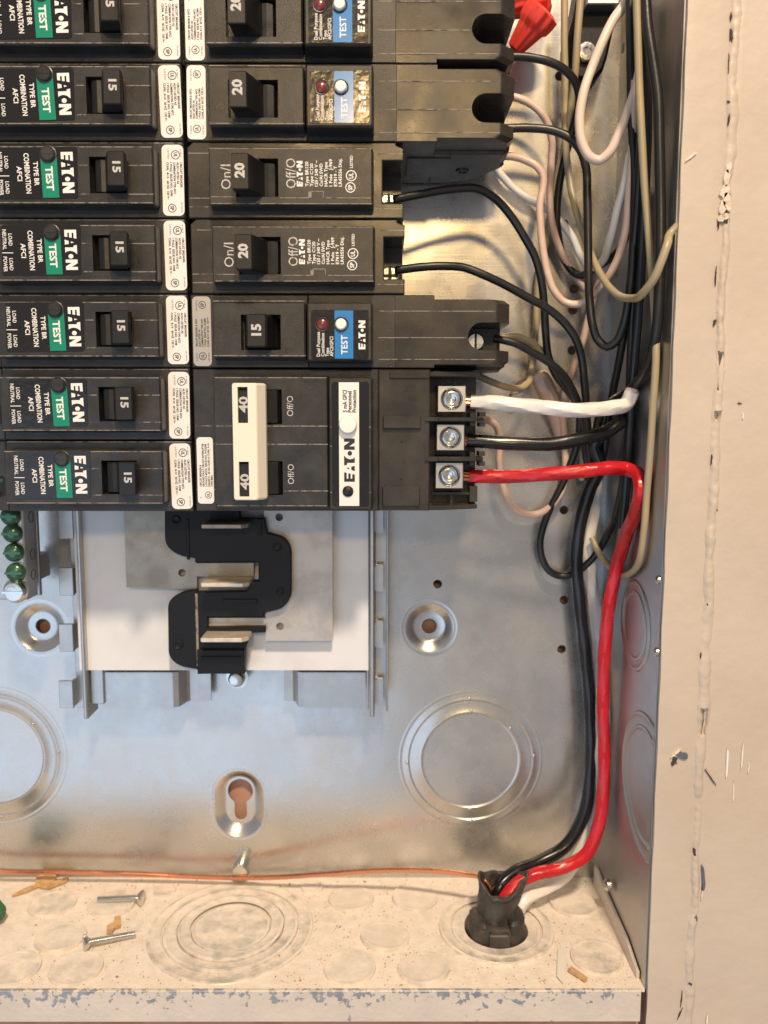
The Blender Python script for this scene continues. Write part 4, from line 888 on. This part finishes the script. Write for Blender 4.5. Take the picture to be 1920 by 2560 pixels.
for k, (x, z) in enumerate(((92.4, 14.9), (92.1, 1.05), (91.8, -12.8))):
    mb = MB(); ol = rect(x-5.2, x+5.2, z-4.9, z+4.9)
    mb.loft([(ol, 34.2), (ol, 44.6), (inset(ol, .35), 45)], [circ(x, z, 4.0, 32)]); lug = b40(mb, "lug", M_LUG)
    mb = MB(); c = (x, 42.0, z); mb.lathe(c, 'd', [(4.0, -1), (4.0, 2.4), (3.8, 2.9), (3.5, 2.4), (3.4, 1.6)], 32, close=False)
    mb.lathe(c, 'd', [(3.3, -1), (3.3, 1.6), (2.9, 2.2), (2.3, 2.4), (1.7, 2.2), (1.4, 1.0), (.01, .5)], 32)
    a0 = (0.75, 0.2, 1.25)[k]
    for q in range(4):
        a = a0+q*math.pi/2; cx_, cz_ = x+2.3*math.cos(a), z+2.3*math.sin(a); u_, w_ = Vector((math.cos(a), math.sin(a))), Vector((-math.sin(a), math.cos(a)))
        ol = [(cx_+u_.x*i*.9+w_.x*j*.55, cz_+u_.y*i*.9+w_.y*j*.55) for i, j in ((-1, -1), (1, -1), (1, 1), (-1, 1))]
        mb.loft([(ol, 43.2), (ol, 44.55 if q % 2 else 44.2)])
    b40(mb, "lug_screw", M_SCREW, lug)

# ================================================================== WIRES
XW = W-4.2
def wpt(u, v, d, r=1.6):
    p = P(u, v, d); lim = W-0.6-r
    if p[0] > lim: p = PX(u, v, lim)
    return Vector((p[0], p[1], p[2]))
def wire(label, m, r, pts, name="wire", group="branch wires in the right gutter", lobes=0, amp=0, twist=0, parent=None, seg=10, cat="wire"):
    path = smooth_path([wpt(*p, r=r) if len(p) == 3 else Vector(p[:3]) for p in pts])
    c = path[0].copy(); path = [q-c for q in path]
    mb = MB(); mb.tube(path, r, seg=seg, lobes=lobes, amp=amp, twist=twist)
    o = mb.build(name, m); o.location = V(c.x, c.y, c.z); tag(o, label, cat, group); return o
# heavy 40 amp conductors
wh = wire("thick white wire from the top lug of the 40 amp breaker", M_WWHITE, 2.6, [(1178, 1005, 40), (1247, 1008, 42), (1322, 1015, 44), (1400, 1023, 46), (1471, 1025, 46), (1531, 1019, 45), (1572, 1003, 43), (157.6, 43.5, PX(1604, 984, 157)[2], 0), (158.6, 37, PX(1598, 988, 157)[2], 0), (158.2, 27, PX(1598, 992, 157)[2], 0), (156.0, 16, PX(1598, 1030, 157)[2], 0), (150.5, 8, PX(1598, 1100, 157)[2], 0), (1492, 1190, 5), (1482, 1295, 5), (1474, 1358, 6), (1476, 1437, 6), (1487, 1516, 6), (1495, 1600, 6), (1503, 1700, 7), (1506, 1800, 9), (1502, 1900, 11), (1492, 1998, 14), (1462, 2110, 18), (1415, 2186, 22), (1355, 2224, 26), (1312, 2250, 31), (1285, 2290, 34)], lobes=5, amp=.075, twist=.30, seg=18, group="heavy conductors of the 40 amp breaker")
bk = wire("thick glossy black wire from the middle lug running down to the floor opening", M_WBLACKG, 2.6, [(1168, 1101, 40), (1220, 1104, 41), (1290, 1109, 42), (1381, 1109, 42), (1456, 1097, 41), (1516, 1079, 38), (156.4, 37, PX(1575, 1052, 157)[2], 0), (158.2, 30, PX(1578, 1050, 157)[2], 0), (157.0, 21, PX(1578, 1075, 157)[2], 0), (152.0, 16, PX(1578, 1115, 157)[2], 0), (1501, 1165, 14), (1474, 1225, 13), (1451, 1311, 12), (1441, 1390, 11), (1447, 1485, 11), (1457, 1580, 11), (1470, 1706, 12), (1477, 1833, 14), (1474, 1948, 16), (1456, 2047, 18), (1412, 2116, 20), (1347, 2156, 23), (1288, 2180, 27), (1248, 2220, 31), (1240, 2275, 33)], lobes=5, amp=.04, twist=.30, seg=18, group="heavy conductors of the 40 amp breaker")
rd = wire("thick red wire from the bottom lug turning down the right side", M_WRED, 2.5, [(1174, 1192, 40), (1262, 1191, 42), (1352, 1187, 45), (1420, 1181, 47), (1475, 1176, 48), (1532, 1170, 48), (1568, 1172, 47), (1592, 1183, 45), (1602, 1215, 42), (1590, 1275, 39), (1564, 1342, 36), (1541, 1422, 33), (1524, 1501, 31), (1515, 1580, 29), (1509, 1675, 27), (1508, 1801, 26), (1511, 1880, 26), (1509, 1955, 27), (1494, 2072, 28), (1464, 2136, 29), (1415, 2167, 30), (1340, 2185, 32), (1288, 2213, 34), (1254, 2258, 36), (1248, 2300, 36)], lobes=5, amp=.06, twist=.30, seg=18, group="heavy conductors of the 40 amp breaker")
for (o, u, v, d) in ((wh, 1170, 1001, 39.5), (rd, 1166, 1190, 39.5), (bk, 1160, 1101, 39.5)):
    c = P(u, v, d); mb = MB(); L = o.location
    for k in range(7):
        a = k*1.05; rr = 1.25 if k else 0
        p0 = Vector((c[0]-5, c[1]+rr*math.sin(a), c[2]+rr*math.cos(a))); a2 = a+.35
        p1_ = Vector((c[0]+4.5, c[1]+.3+rr*math.sin(a2), c[2]-.4+rr*math.cos(a2)))
        q = [p0.lerp(p1_, i/5) for i in range(6)]; q = [w-Vector((L.x/MM, -L.y/MM, L.z/MM)) for w in q]
        mb.tube(q, .55, seg=8)
    mb.build("copper_strands", M_COPPER, o)

G_ = "branch wires in the right gutter"
wire("black wire arching out of the topmost right breaker", M_WBLACK, 1.52, [(1262, 141, 30), (1320, 143, 30), (1369, 153, 30), (1411, 174, 29), (1439, 207, 27), (1448, 245, 24), (1441, 290, 20), (1430, 330, 16), (1411, 398, 13), (1397, 470, 11), (1392, 533, 10), (1396, 592, 9), (1411, 650, 9), (1445, 688, 10), (1498, 664, 15), (1541, 633, 22), (1570, 575, 30), (1583, 480, 36)])
wire("black wire from the second right breaker hanging in a long deep loop", M_WBLACK, 1.57, [(1262, 321, 28), (1327, 320, 29), (1381, 326, 30), (1423, 344, 31), (1450, 374, 32), (1464, 416, 32), (1468, 490, 32), (1470, 600, 33), (1471, 680, 34), (1474, 755, 34), (1482, 815, 35), (1497, 853, 35), (1518, 867, 36), (1539, 855, 37), (1556, 820, 38), (1571, 751, 40), (1583, 620, 42), (1587, 482, 43), (1580, 300, 44), (1577, 150, 44), (1574, -60, 44)])
wire("black wire from the upper plain breaker dropping into a low loop", M_WBLACK, 1.52, [(985, 499, 39), (1060, 484, 36), (1130, 473, 34), (1200, 474, 32), (1240, 498, 30), (1278, 541, 28), (1315, 600, 27), (1334, 634, 26), (1351, 690, 25), (1360, 757, 24), (1364, 829, 23), (1372, 895, 22), (1393, 942, 21), (1419, 976, 20), (1443, 1010, 18), (1449, 1060, 14), (1443, 1110, 12), (1428, 1155, 9), (1405, 1212, 7), (1376, 1270, 6), (1357, 1320, 6), (1350, 1360, 6), (1356, 1398, 6), (1374, 1428, 6), (1403, 1440, 6), (1440, 1430, 7), (1490, 1385, 9), (1520, 1333, 12), (1541, 1279, 16), (1558, 1200, 22), (1570, 1090, 28), (1574, 960, 34), (1580, 800, 38), (1590, 600, 42), (1592, 420, 42), (1592, -50, 42)])
wire("black wire from the lower plain breaker curving down across the gutter", M_WBLACK, 1.52, [(990, 676, 40), (1050, 668, 38), (1111, 665, 37), (1160, 669, 36), (1204, 685, 36), (1260, 711, 35), (1320, 744, 34), (1369, 771, 33), (1411, 807, 32), (1439, 847, 31), (1453, 890, 29), (1460, 947, 27), (1465, 1003, 24), (1468, 1050, 20), (1472, 1110, 15), (1478, 1170, 11), (1490, 1200, 10), (1506, 1150, 12), (1517, 1080, 16), (1530, 990, 22), (1546, 910, 28), (1560, 830, 34), (1574, 720, 38), (1590, 560, 44), (1604, 300, 50), (1610, -50, 52)])
wire("black wire with a flattened end leaving the 15 amp blue-band breaker", M_WBLACK, 1.48, [(1235, 846, 33), (1256, 850, 33), (1290, 859, 33), (1327, 879, 32), (1363, 900, 31), (1390, 920, 30), (1413, 944, 28), (1436, 985, 25), (1455, 1040, 18), (1462, 1120, 10), (1470, 1200, 5)])
wire("black wire against the front of the right wall, curling under near the white wire", M_WBLACK, 1.74, [(1612, -60, 58), (1620, 75, 60), (1632, 151, 61), (1644, 241, 62), (1648, 362, 63), (1651, 512, 63), (1651, 620, 63), (1648, 720, 63), (1639, 841, 60), (1618, 919, 52), (1588, 962, 44), (1555, 991, 36), (1525, 1010, 30), (1500, 1040, 22), (1490, 1100, 14), (1486, 1180, 8)])
wire("second black wire running straight down behind the tan wire on the right wall", M_WBLACK, 1.65, [(1605, -60, 52), (1612, 120, 53), (1618, 300, 52), (1612, 480, 48), (1604, 640, 44), (1596, 780, 40), (1586, 900, 36), (1578, 1000, 32), (1572, 1100, 28), (1566, 1200, 22), (1556, 1320, 16)])
wire("long tan wire falling from the top, turning left behind the 15 amp breaker", M_WTAN, 1.35, [(1454, -60, 24), (1451, 0, 24), (1444, 90, 24), (1438, 181, 22), (1429, 256, 19), (1417, 331, 15), (1399, 422, 11), (1384, 512, 8), (1371, 588, 6), (1350, 660, 5), (1343, 740, 5), (1338, 841, 7), (1331, 916, 10), (1322, 955, 14), (1304, 970, 17), (1269, 968, 19), (1230, 955, 20), (1195, 940, 20)])
wire("tan wire dropping from the top into a wide loop that rises to the right wall", M_WTAN, 1.35, [(1410, -60, 18), (1411, 0, 18), (1411, 120, 18), (1414, 241, 17), (1412, 330, 16), (1420, 422, 16), (1430, 482, 18), (1450, 560, 22), (1478, 637, 27), (1501, 685, 35), (1525, 720, 43), (1553, 742, 51), (1580, 746, 58), PX(1607, 733, 152.5)+(0,), PX(1634, 699, 154.5)+(0,), PX(1654, 651, 156.3)+(0,), PX(1669, 608, 158.2)+(0,), (160.2, 70.2, PX(1678, 580, 159.6)[2], 0), (163.0, 70.6, PX(1684, 552, 159.6)[2], 0)])
wire("tan wire running down the right wall into a small low loop", M_WTAN, 1.30, [(1590, -60, 58), (1592, 0, 58), (1595, 90, 58), (1598, 211, 57), (1604, 332, 57), (1613, 482, 57), (1622, 588, 57), (1629, 680, 58), (1637, 790, 60), (1640, 880, 60), (1632, 1022, 56), (1622, 1173, 52), (1618, 1220, 50), (1610, 1327, 46), (1597, 1406, 40), (1573, 1434, 33), (1545, 1432, 26), (1520, 1412, 20), (1497, 1382, 15), (1480, 1345, 11)])
wire("tan pigtail curving out beside the black wire of the 15 amp breaker", M_WTAN, 1.22, [(1240, 848, 22), (1262, 841, 22), (1299, 842, 22), (1330, 856, 21), (1358, 882, 19), (1400, 940, 15), (1440, 1000, 12), (1455, 1080, 9), (1455, 1200, 6)])
wire("off-white wire hanging in a narrow loop in front of the black bracket", M_WCREAM, 1.70, [(1583, -60, 36), (1568, 0, 38), (1531, 54, 39), (1503, 112, 40), (1481, 166, 40), (1458, 235, 41), (1449, 301, 41), (1457, 362, 41), (1477, 394, 41), (1499, 401, 41), (1520, 385, 42), (1545, 340, 43), (1568, 282, 44), (1592, 210, 46), (1606, 120, 48), (1610, -60, 50)])
for o in (bpy.data.objects["wire"],): pass
wire("pinkish white wire arching from the slot of the second right breaker", M_WPINK, 1.39, [(1270, 240, 22), (1293, 245, 23), (1320, 256, 23), (1351, 280, 23), (1371, 313, 22), (1380, 356, 21), (1378, 407, 19), (1375, 467, 17), (1375, 512, 15), (1385, 580, 12), (1408, 640, 10), (1440, 690, 9), (1470, 730, 10)])
wire("pinkish white wire below the second right breaker falling into a long U loop", M_WPINK, 1.44, [(1262, 390, 22), (1287, 392, 23), (1315, 401, 24), (1342, 416, 25), (1358, 440, 25), (1357, 470, 25), (1350, 506, 25), (1351, 557, 25), (1355, 604, 25), (1360, 640, 25), (1370, 688, 25), (1387, 730, 25), (1411, 755, 25), (1441, 761, 26), (1471, 748, 28), (1498, 720, 30), (1525, 685, 33), (1545, 645, 36), (1561, 590, 39), (1574, 460, 42), (1583, 330, 44), (1588, 200, 46)])
wire("white wire slanting down behind the pinkish wires", M_WWHITE, 1.52, [(1225, 400, 8), (1262, 448, 8), (1306, 488, 8), (1363, 520, 8), (1405, 558, 9), (1430, 592, 9), (1452, 640, 10), (1475, 672, 12), (1505, 655, 18), (1525, 600, 26), (1547, 512, 34), (1562, 460, 38), (1578, 380, 41)])
wire("white pigtail looping below the 40 amp breaker in front of the back plate", M_WPINK, 1.48, [(1500, 700, 14), (1474, 785, 12), (1456, 856, 10), (1435, 916, 9), (1417, 968, 8), (1408, 1040, 7), (1412, 1110, 6), (1414, 1170, 6), (1402, 1232, 6), (1372, 1271, 6), (1337, 1287, 6), (1301, 1281, 7), (1274, 1257, 8), (1257, 1212, 10), (1248, 1152, 12), (1250, 1095, 14), (1240, 1064, 16), (1213, 1048, 18), (1185, 1040, 18)])
# peeled cable jacket
mb = MB(); pts = smooth_path([P(1290, 985, 6), P(1318, 945, 9), (P(1345, 935, 13)), P(1368, 975, 12), P(1390, 1030, 8), P(1405, 1090, 5)], 1.5); vs = []
c0 = pts[0].copy()
for i, p in enumerate(pts):
    w = 3.6+1.4*math.sin(i*.12)
    for q, (dx, dd) in enumerate(((-w, -1.6), (-w*.5, .3), (0, 1.0), (w*.5, .3), (w, -1.6))): vs.append(V(p.x-c0.x+dx*.7, p.y-c0.y+dd, p.z-c0.z+dx*.35))
mb.add(vs, [(k*5+q, (k+1)*5+q, (k+1)*5+q+1, k*5+q+1) for k in range(len(pts)-1) for q in range(4)], True)
o = mb.build("cable_jacket", M_WPINK); o.location = V(*c0); tag(o, "curled strip of pale cable jacket behind the thick white wire", "cable jacket")
sm = o.modifiers.new("thickness", 'SOLIDIFY'); sm.thickness = 0.0006
# bare copper ground
wire("bare copper ground wire along the back edge of the box floor", M_COPPER, 1.05, [(-60, 2170, 7), (0, 2177, 7), (170, 2180, 7), (347, 2185, 7), (470, 2191, 7), (556, 2194, 8), (640, 2194, 9.5), (694, 2193, 11), (800, 2186, 14), (926, 2177, 17), (1020, 2175, 20), (1100, 2178, 23), (1165, 2186, 26), (1210, 2198, 29), (1226, 2222, 30), (1240, 2262, 32)], group="ground wires")
# wire nuts
for k, (a, b, lab) in enumerate((((1283, 128, 24), (1362, 22, 30), "red twist-on wire connector with ribbed wings at the top of the picture"), ((1240, 30, 16), (1375, -14, 22), "second red twist-on connector cut off by the top edge"))):
    p0, p1_ = Vector(P(*a)), Vector(P(*b)); ax = (p1_-p0); n = 16; pts = [p0+ax*(i/n) for i in range(n+1)]; c = p0.copy()
    mb = MB(); mb.tube([q-c for q in pts], 1.0, seg=60, lobes=10, amp=.06, taper=lambda t: (1.2 if t < .03 else 2.7)+3.1*min(1, t*1.3)**.9+(.7 if t > .6 else 0)-(2.6 if t > .97 else 0))
    side_ = ax.normalized().cross(Vector((0, 1, 0))).normalized()
    o = mb.build("wire_connector", M_NUT); o.location = V(*c); tag(o, lab, "wire connector", "red wire connectors")
# black bracket with bolt, upper right
br = thing("wire_bracket", "black plastic bracket with a shiny bolt behind the wires, upper right", "bracket", P(1490, 100, 0))
bo = P(1490, 100, 0); ol = [(P(u, v, 14)[0]-bo[0], P(u, v, 14)[2]-bo[2]) for u, v in [(1452, -60), (1548, -60), (1538, 60), (1520, 140), (1510, 172), (1490, 196), (1447, 198), (1424, 168), (1421, 90), (1434, 40)]][::-1]
mb = MB(); mb.loft([(ol, .3), (ol, 12.5), (inset(ol, 1.2), 14)]); mb.build("block", M_INSUL, br)
p = P(1466, 130, 15); mb = MB(); mb.lathe((p[0]-bo[0], 14, p[2]-bo[2]), 'd', [(3.8, 0), (3.8, 1.2), (3.2, 2.0), (1.6, 2.1), (1.5, 1.4), (.01, 1.4)], 26); mb.build("bolt", M_SCREW, br)
mb = MB(); p = P(1512, -8, 22); mb.box(p[0]-bo[0]-6, p[0]-bo[0]+6, 14.1, 20, p[2]-bo[2]-1.5, p[2]-bo[2]+10, .4); mb.build("lug", M_LUG, br)

# ------------------------------------------------------------------ cable entry at the floor opening
ce = thing("cable_entry", "black cable jacket and clamp rising through the knockout in the box floor", "cable", (HC[0], HC[1], ZB))
from mathutils import noise as mnoise
def crumple(prof, segn, seed, amp, rag=0.0, sy=.88):
    vs = []; n = len(prof)
    for j, (h, r, ox, od) in enumerate(prof):
        for i in range(segn):
            a = 2*math.pi*i/segn; ca, sa = math.cos(a), math.sin(a)
            f = mnoise.noise(Vector((ca*1.6+seed, sa*1.6, h*.13)))+.5*mnoise.noise(Vector((ca*4+seed, sa*4, h*.30)))+.45*math.sin(6*a+h*.25+seed)*.4
            k = 1+amp*f; hh = h
            if rag and j >= n-2: hh += rag*(mnoise.noise(Vector((ca*2.2+9, sa*2.2, seed)))*1.6+.5*mnoise.noise(Vector((ca*7, sa*7, seed))))+4.6*max(0, math.cos(a-.25))**3+3.0*max(0, math.cos(a-math.pi*1.02))**6-2.6*max(0, math.cos(a-math.pi*.5))
            vs.append(V(ox+r*k*ca*1.05+(1.8*max(0, math.cos(a-.25))**3 if rag and j >= n-2 else 0), od+r*k*sa*sy, hh))
    return vs, [(j*segn+i, j*segn+(i+1) % segn, (j+1)*segn+(i+1) % segn, (j+1)*segn+i) for j in range(n-1) for i in range(segn)]
mb = MB(); pr = [(-14, 8.6, 0, 0), (-4, 8.6, 0, 0)]+[(h, 8.2-1.3*math.sin(min(1, h/10)*1.57)+(max(0, h-9)*.20), -.4+max(0, h-6)*.20, -.4-max(0, h-4)*.15) for h in (0, 2, 4, 6, 8, 10, 12, 14, 16, 17.5, 18.8)]
mb.add(*crumple(pr, 64, 2.3, .17, rag=0.7), True)
o = mb.build("outer_jacket", M_RUBBER, ce); sm = o.modifiers.new("thickness", 'SOLIDIFY'); sm.thickness = 0.0009; sm.offset = -1
mb = MB(); pr = [(-5, 11.6, 0, 0), (-1, 11.6, 0, 0), (1.2, 11.3, 0, 0), (3.0, 11.0, 0, .2), (4.6, 10.3, 0, .3), (5.6, 9.0, 0, .3), (5.9, 7.4, 0, .2), (4.4, 5.4, 0, 0)]
mb.add(*crumple(pr, 64, 5.1, .11, sy=1.0), True)
mb.build("clamp_body", M_RUBBER, ce)
mb = MB(); mb.prof([(-4.2, 9.0), (3.6, 9.0), (3.6, 12.0), (2.0, 12.3), (-2.8, 12.3), (-4.2, 12.0)], -2, 5.2, .5); mb.build("clamp_jaw", M_RUBBER, ce)
mb = MB(); mb.prof(rounded([(-10.8, -4), (-5.5, -6), (-3.4, 5), (-5, 9.5), (-9.5, 6)], 2.2), -2, 7.0, 1.2); mb.build("clamp_wing", M_RUBBER, ce)
mb = MB(); mb.prof(rounded([(5.6, -5), (10.4, -3), (10.8, 5), (8.2, 9), (4.0, 10.4), (4.2, 2)], 2.0), -2, 8.6, 1.2); mb.build("clamp_wing", M_RUBBER, ce)

# ------------------------------------------------------------------ loose things on the box floor
def floor_screw(tip, head, label):
    t_, h_ = FL(*tip), FL(*head); a = Vector((t_[0], t_[1], 0)); b = Vector((h_[0], h_[1], 0)); L = (b-a).length; ax = (b-a)/L
    root = thing("loose_screw", label, "screw", (a.x, a.y, ZB), 0, "loose machine screws on the box floor")
    rise = 1.6; pts = [Vector((0, 0, 0))+ax*(L*i/60)+Vector((0, 0, 1.5+rise*i/60)) for i in range(61)]
    mb = MB(); mb.tube(pts, 1.25, seg=14, taper=lambda t: 1+.16*math.cos(t*40*math.pi)) ; mb.build("threaded_shank", M_SCREW, root)
    hp = [pts[-1]+ax*(x) for x in (-1.8, -1.2, 0.0, .5, .9)]; rr = [1.3, 2.0, 3.1, 3.2, 2.6]
    mb = MB(); mb.tube(hp, 1.0, seg=20, taper=lambda t: rr[min(4, int(round(t*4)))]); mb.build("head", M_SCREW, root)
floor_screw((246, 2258), (354, 2262), "loose screw lying across a small knockout near the back of the floor")
floor_screw((338, 2344), (214, 2376), "loose screw lying in the dust nearer the front, head to the left")
def chip(poly, h, m, name, label, cat, tilt=0.0, group=None):
    pts = [FL(u, v) for u, v in poly]; cx_, cd_ = sum(p[0] for p in pts)/len(pts), sum(p[1] for p in pts)/len(pts)
    n = len(pts); vs = []; rnd = random.Random(len(poly)*7+int(cx_))
    for k, hh in enumerate((.45, h)):
        for (x, d) in pts: vs.append(V(x-cx_, d-cd_, hh+.35*rnd.random()+tilt*(x-cx_)*.1))
    fs = [(i, (i+1) % n, n+(i+1) % n, n+i) for i in range(n)]
    for t in tessellate_polygon([[Vector((x, d, 0)) for x, d in pts]]): fs += [tuple(t), tuple(i+n for i in t)]
    mb = MB(); mb.add(vs, fs); o = mb.build(name, m); o.location = V(cx_, cd_, ZB); tag(o, label, cat, group); return o
G2 = "debris on the box floor"
chip([(30, 2246), (60, 2236), (95, 2222), (98, 2215), (58, 2228)], 1.2, M_SPLINTER, "wood_splinter", "long thin orange wood splinter at the far left of the floor", "splinter", group=G2)
chip([(88, 2222), (92, 2200), (112, 2192), (140, 2194), (142, 2206), (118, 2222)], 1.8, M_SPLINTER, "wood_splinter", "broad orange wood splinter at the back left of the floor", "splinter", group=G2)
chip([(100, 2224), (150, 2206), (172, 2200), (168, 2208), (125, 2226)], 1.5, M_SPLINTER, "wood_splinter", "tapering orange wood splinter pointing right at the back left", "splinter", group=G2)
chip([(266, 2338), (268, 2322), (284, 2314), (287, 2300), (302, 2298), (302, 2322), (288, 2326), (280, 2338)], 1.4, M_SPLINTER, "wood_chip", "small orange flake between the two loose screws", "wood chip", group=G2)
chip([(1394, 2376), (1414, 2372), (1412, 2452), (1408, 2464), (1392, 2446)], .6, M_PAPER, "paper_scrap", "narrow off-white paper scrap right of the cable opening", "paper", group=G2)
chip([(1420, 2432), (1430, 2428), (1468, 2455), (1462, 2460)], 1.6, M_SPLINTER, "wood_splinter", "short pale wood splinter near the front right of the floor", "splinter", group=G2)
p = FL(2, 2312); mb = MB(); mb.tube([Vector((-14, 0, 5.6)), Vector((-7, 0, 5.6)), Vector((-2, 0, 5.4)), Vector((1.5, 0, 5.2))], 1.0, seg=24, lobes=9, amp=.08, taper=lambda t: 5.6-1.2*t-(2.2 if t > .95 else 0))
o = mb.build("wire_connector", M_GREENRUB); o.location = V(p[0], p[1], ZB); tag(o, "tip of a dark green ribbed connector at the left edge of the floor", "wire connector")
# crumbs and dust specks nobody could count
mb = MB(); rnd = random.Random(3)
for k in range(1700):
    x = rnd.uniform(-75, W-3); d = rnd.uniform(2, DF-1.5)
    if (x-HC[0])**2+(d-HC[1])**2 < 23**2 and rnd.random() < .8: continue
    s_ = rnd.uniform(.10, .34)*(2.2 if rnd.random() < .06 else 1); h = s_*rnd.uniform(.4, .9); a = rnd.uniform(0, 3)
    ol = [(x+s_*math.cos(a+t)*rnd.uniform(.6, 1.5), d+s_*math.sin(a+t)*rnd.uniform(.6, 1.2)) for t in (0, 1.6, 3.1, 4.7)]
    vs = [V(px, pd, ZB+.02) for px, pd in ol]+[V(x, d, ZB+h+.25)]; mb.add(vs, [(i, (i+1) % 4, 4) for i in range(4)])
o = mb.build("floor_crumbs", M_DUSTBIT); o["kind"] = "stuff"; o["label"] = "plaster crumbs and dust scattered over the box floor"; o["category"] = "dust"
print("objects", len(bpy.data.objects), "tris", sum(len(m.polygons) for m in bpy.data.meshes))
